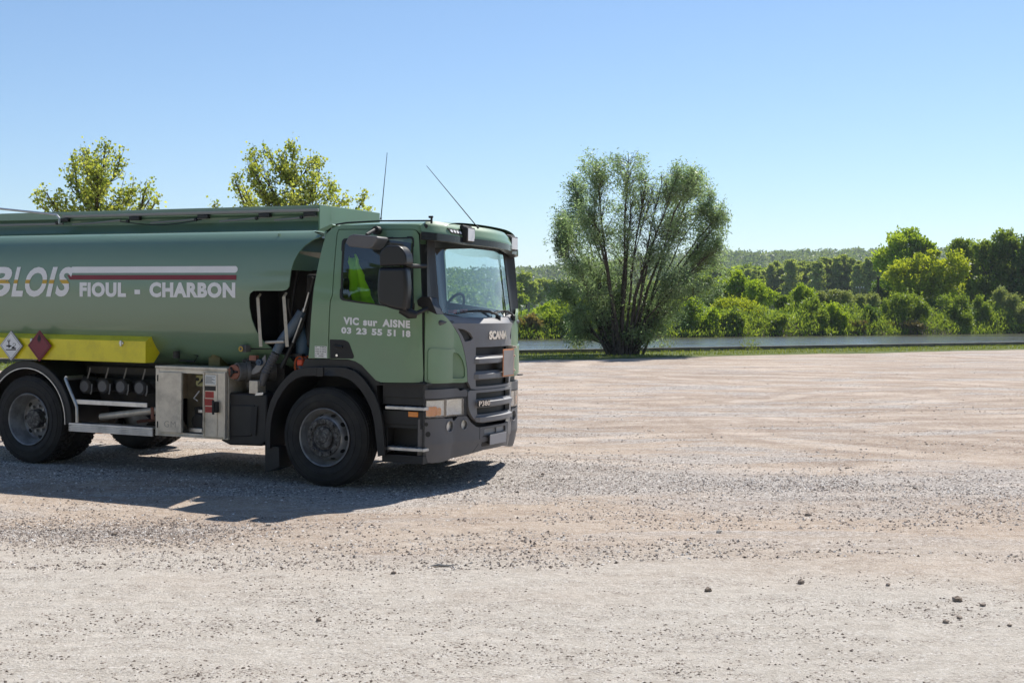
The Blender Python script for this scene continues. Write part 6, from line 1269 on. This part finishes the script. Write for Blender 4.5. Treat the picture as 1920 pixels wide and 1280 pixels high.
def leftg(r, n): x = r.normal(-3.4, .75, n); y = 10.6 + r.normal(size=n) * .45 - .12 * (x + 3.4); return x, y
gravel('loose_gravel_drift', 'patch of dark grey gravel near the left edge of the picture', 12000, leftg, .0035, .015, .45, 3., 9)
rs = np.random.default_rng(21)
for px, py, w_, m_, lb in ((1515, 963, 7, M_STONE, 'blocky grey-brown stone on the gravel drift, farthest of the larger stones'), (1348, 995, 7, M_PALE, 'flat pale stone left of the gravel drift'), (1501, 1090, 7, M_STONE, 'upright pointed brown stone in the rubble line'),
                        (1327, 1104, 8, M_STONE, 'squat grey stone at the edge of the pale lane, left of the pointed stone'), (1665, 1095, 5.5, M_STONE, 'small dark stone right of the pointed stone'), (1795, 1122, 8, M_STONE, 'grey stone at the right, rearmost of the cluster of four'), (1842, 1132, 6, M_STONE, 'brown stone beside the rearmost stone of the right cluster'),
                        (1773, 1163, 7.5, M_STONE, 'dark bluish stone at the front of the right cluster'), (1799, 1156, 5, M_STONE, 'flat dark chip just right of the bluish stone'), (1893, 1170, 5, M_STONE, 'reddish stone nearest the right edge'), (738, 1072, 6, M_STONE, 'reddish brown lump below the truck shadow'),
                        (215, 1000, 6, M_STONE, 'dark stone below the rear of the truck at the left'), (504, 983, 5, M_PALE, 'pale pebble at the tip of the truck shadow'), (1018, 887, 5, M_STONE, 'small brown stone ahead of the front bumper'), (598, 1161, 5, M_STONE, 'dark chip alone on the pale lane at the left'), (1272, 1242, 4, M_STONE, 'dark chip on the pale lane near the bottom edge')):
    x, y, z = ground_at(px, py + w_ * .5); R = 1.15 * w_ / FPX * math.hypot(x, y); v, f = proto(rs, 1); v = v * (R, R * .9, R * (1.35 if 'pointed' in lb else 1.0)); q = fast_mesh('stone', v, f, m_, smooth=False); q.location = (x, y, z + R * .32); q.rotation_euler = (0, 0, rs.random() * 6); tag(q, lb, 'stone', 'larger stones lying on the yard')
f = MB(); x, y, z = ground_at(830, 1062); f.tube([(x - .09, y, z + .006), (x - .03, y + .01, z + .012), (x + .03, y, z + .008), (x + .10, y + .015, z + .012)], [.004, .011, .009, .003], 6); tag(f.build('dry_root', M_PALE), 'pale dry root lying on the gravel below the truck front', 'root')
# ------------------------------------------------------------------ utility poles and wires across the river
M_POLE = mat_noise('weathered_pole', (.20, .18, .15), (.34, .31, .27), 2); M_WIRE = mat('wire', (.05, .05, .05), .6)
def pole(label, px, D, ytop, arm, r0=.14, m=None):
    x = at_px(px, D); zt = z_px(ytop, D); e = empty('utility_pole', label, 'utility pole', (x, D, .5)); f = MB(); f.tube([(0, 0, -.3), (0, 0, zt - .5)], [r0, r0 * .75], 10); f.build('post', m or M_POLE, e)
    if arm: f = MB(); f.box(-arm, arm, -.06, .06, zt - .95, zt - .8); f.build('crossarm', M_POLE, e)
    if arm:
        for q in (-arm * .8, -arm * .3, arm * .3, arm * .8): f = MB(); f.cyl((q, 0, zt - .8), .06, 0, .22, 'z', 8); f.build('insulator', WHITEP, e)
    return (x, D, zt)
p1 = pole('pale utility pole with short crossarm and insulators in front of the poplars', 1612, 205, 536, .75); p2 = pole('dark brown pole just right of the pale utility pole', 1646, 190, 520, 0, .2, M_BARKD); pole('thin grey post by the water next to the tanker windscreen', 992, 140, 566, 0, .13)
for k, dz in enumerate((-.1, -1.9)):
    f = MB(); A_ = Vector((at_px(1540, 205), 205, p1[2] + dz - .6)); B_ = Vector((p2[0], p2[1], p2[2] - 1.9 + dz)); C_ = Vector((at_px(1730, 198), 198, p1[2] + dz - .7)); P = []
    for a_, b_ in ((A_, Vector((p1[0], p1[1], p1[2] + dz))), (Vector((p1[0], p1[1], p1[2] + dz)), B_), (B_, C_)): P += [tuple(a_.lerp(b_, t) - Vector((0, 0, .35 * math.sin(t * math.pi)))) for t in np.linspace(0, 1, 8)[:-1]]
    f.tube(P + [tuple(C_)], .02, 4); tag(f.build('overhead_wire', M_WIRE), ['upper wire strung across the poles beyond the river', 'lower wire strung across the poles beyond the river'][k], 'wire')
# garden wall glimpsed between the bushes
f = MB(); D = 188; f.box(at_px(1722, D), at_px(1776, D), D, D + .4, .5, z_px(568, D)); tag(f.build('garden_wall', M_CONC), 'low grey garden wall glimpsed between the far bank bushes', 'wall')
# tall weeds at the edge of the lawn
def weeds(px, py, n, label, hgt):
    D = 66; r = np.random.default_rng(px); P = np.stack([at_px(px, D) + r.normal(size=n) * .25, D - 2 + r.normal(size=n) * .3, .03 + r.random(n) * hgt], 1); ax = r.normal(size=(n, 3)) * .5; ax[:, 2] += 1.; V, Q, T = leaf_quads(P, ax, .16, .03, r.random(n), r); tag(fast_mesh('weed_clump', V, Q, GRASS, smooth=False, attr=T), label, 'weeds', kind='stuff')
weeds(1394, 650, 160, 'clump of tall weeds on the quay edge right of the willow', .5); weeds(1240, 655, 120, 'weeds beside the willow foot on its right', .4); weeds(1080, 655, 140, 'weeds beside the willow foot on its left', .35)

# ------------------------------------------------------------------ the air
m = bpy.data.materials.new('haze'); m.use_nodes = True; n = m.node_tree; n.nodes.clear(); o_ = n.nodes.new('ShaderNodeOutputMaterial'); v_ = n.nodes.new('ShaderNodeVolumePrincipled')
v_.inputs['Color'].default_value = (.80, .88, 1, 1); v_.inputs['Density'].default_value = .00012; v_.inputs['Anisotropy'].default_value = .3; n.links.new(v_.outputs[0], o_.inputs['Volume'])
f = MB(); f.box(-3400, 3900, -2600, 4600, -4, 135); tag(f.build('haze', m), kind='stuff')
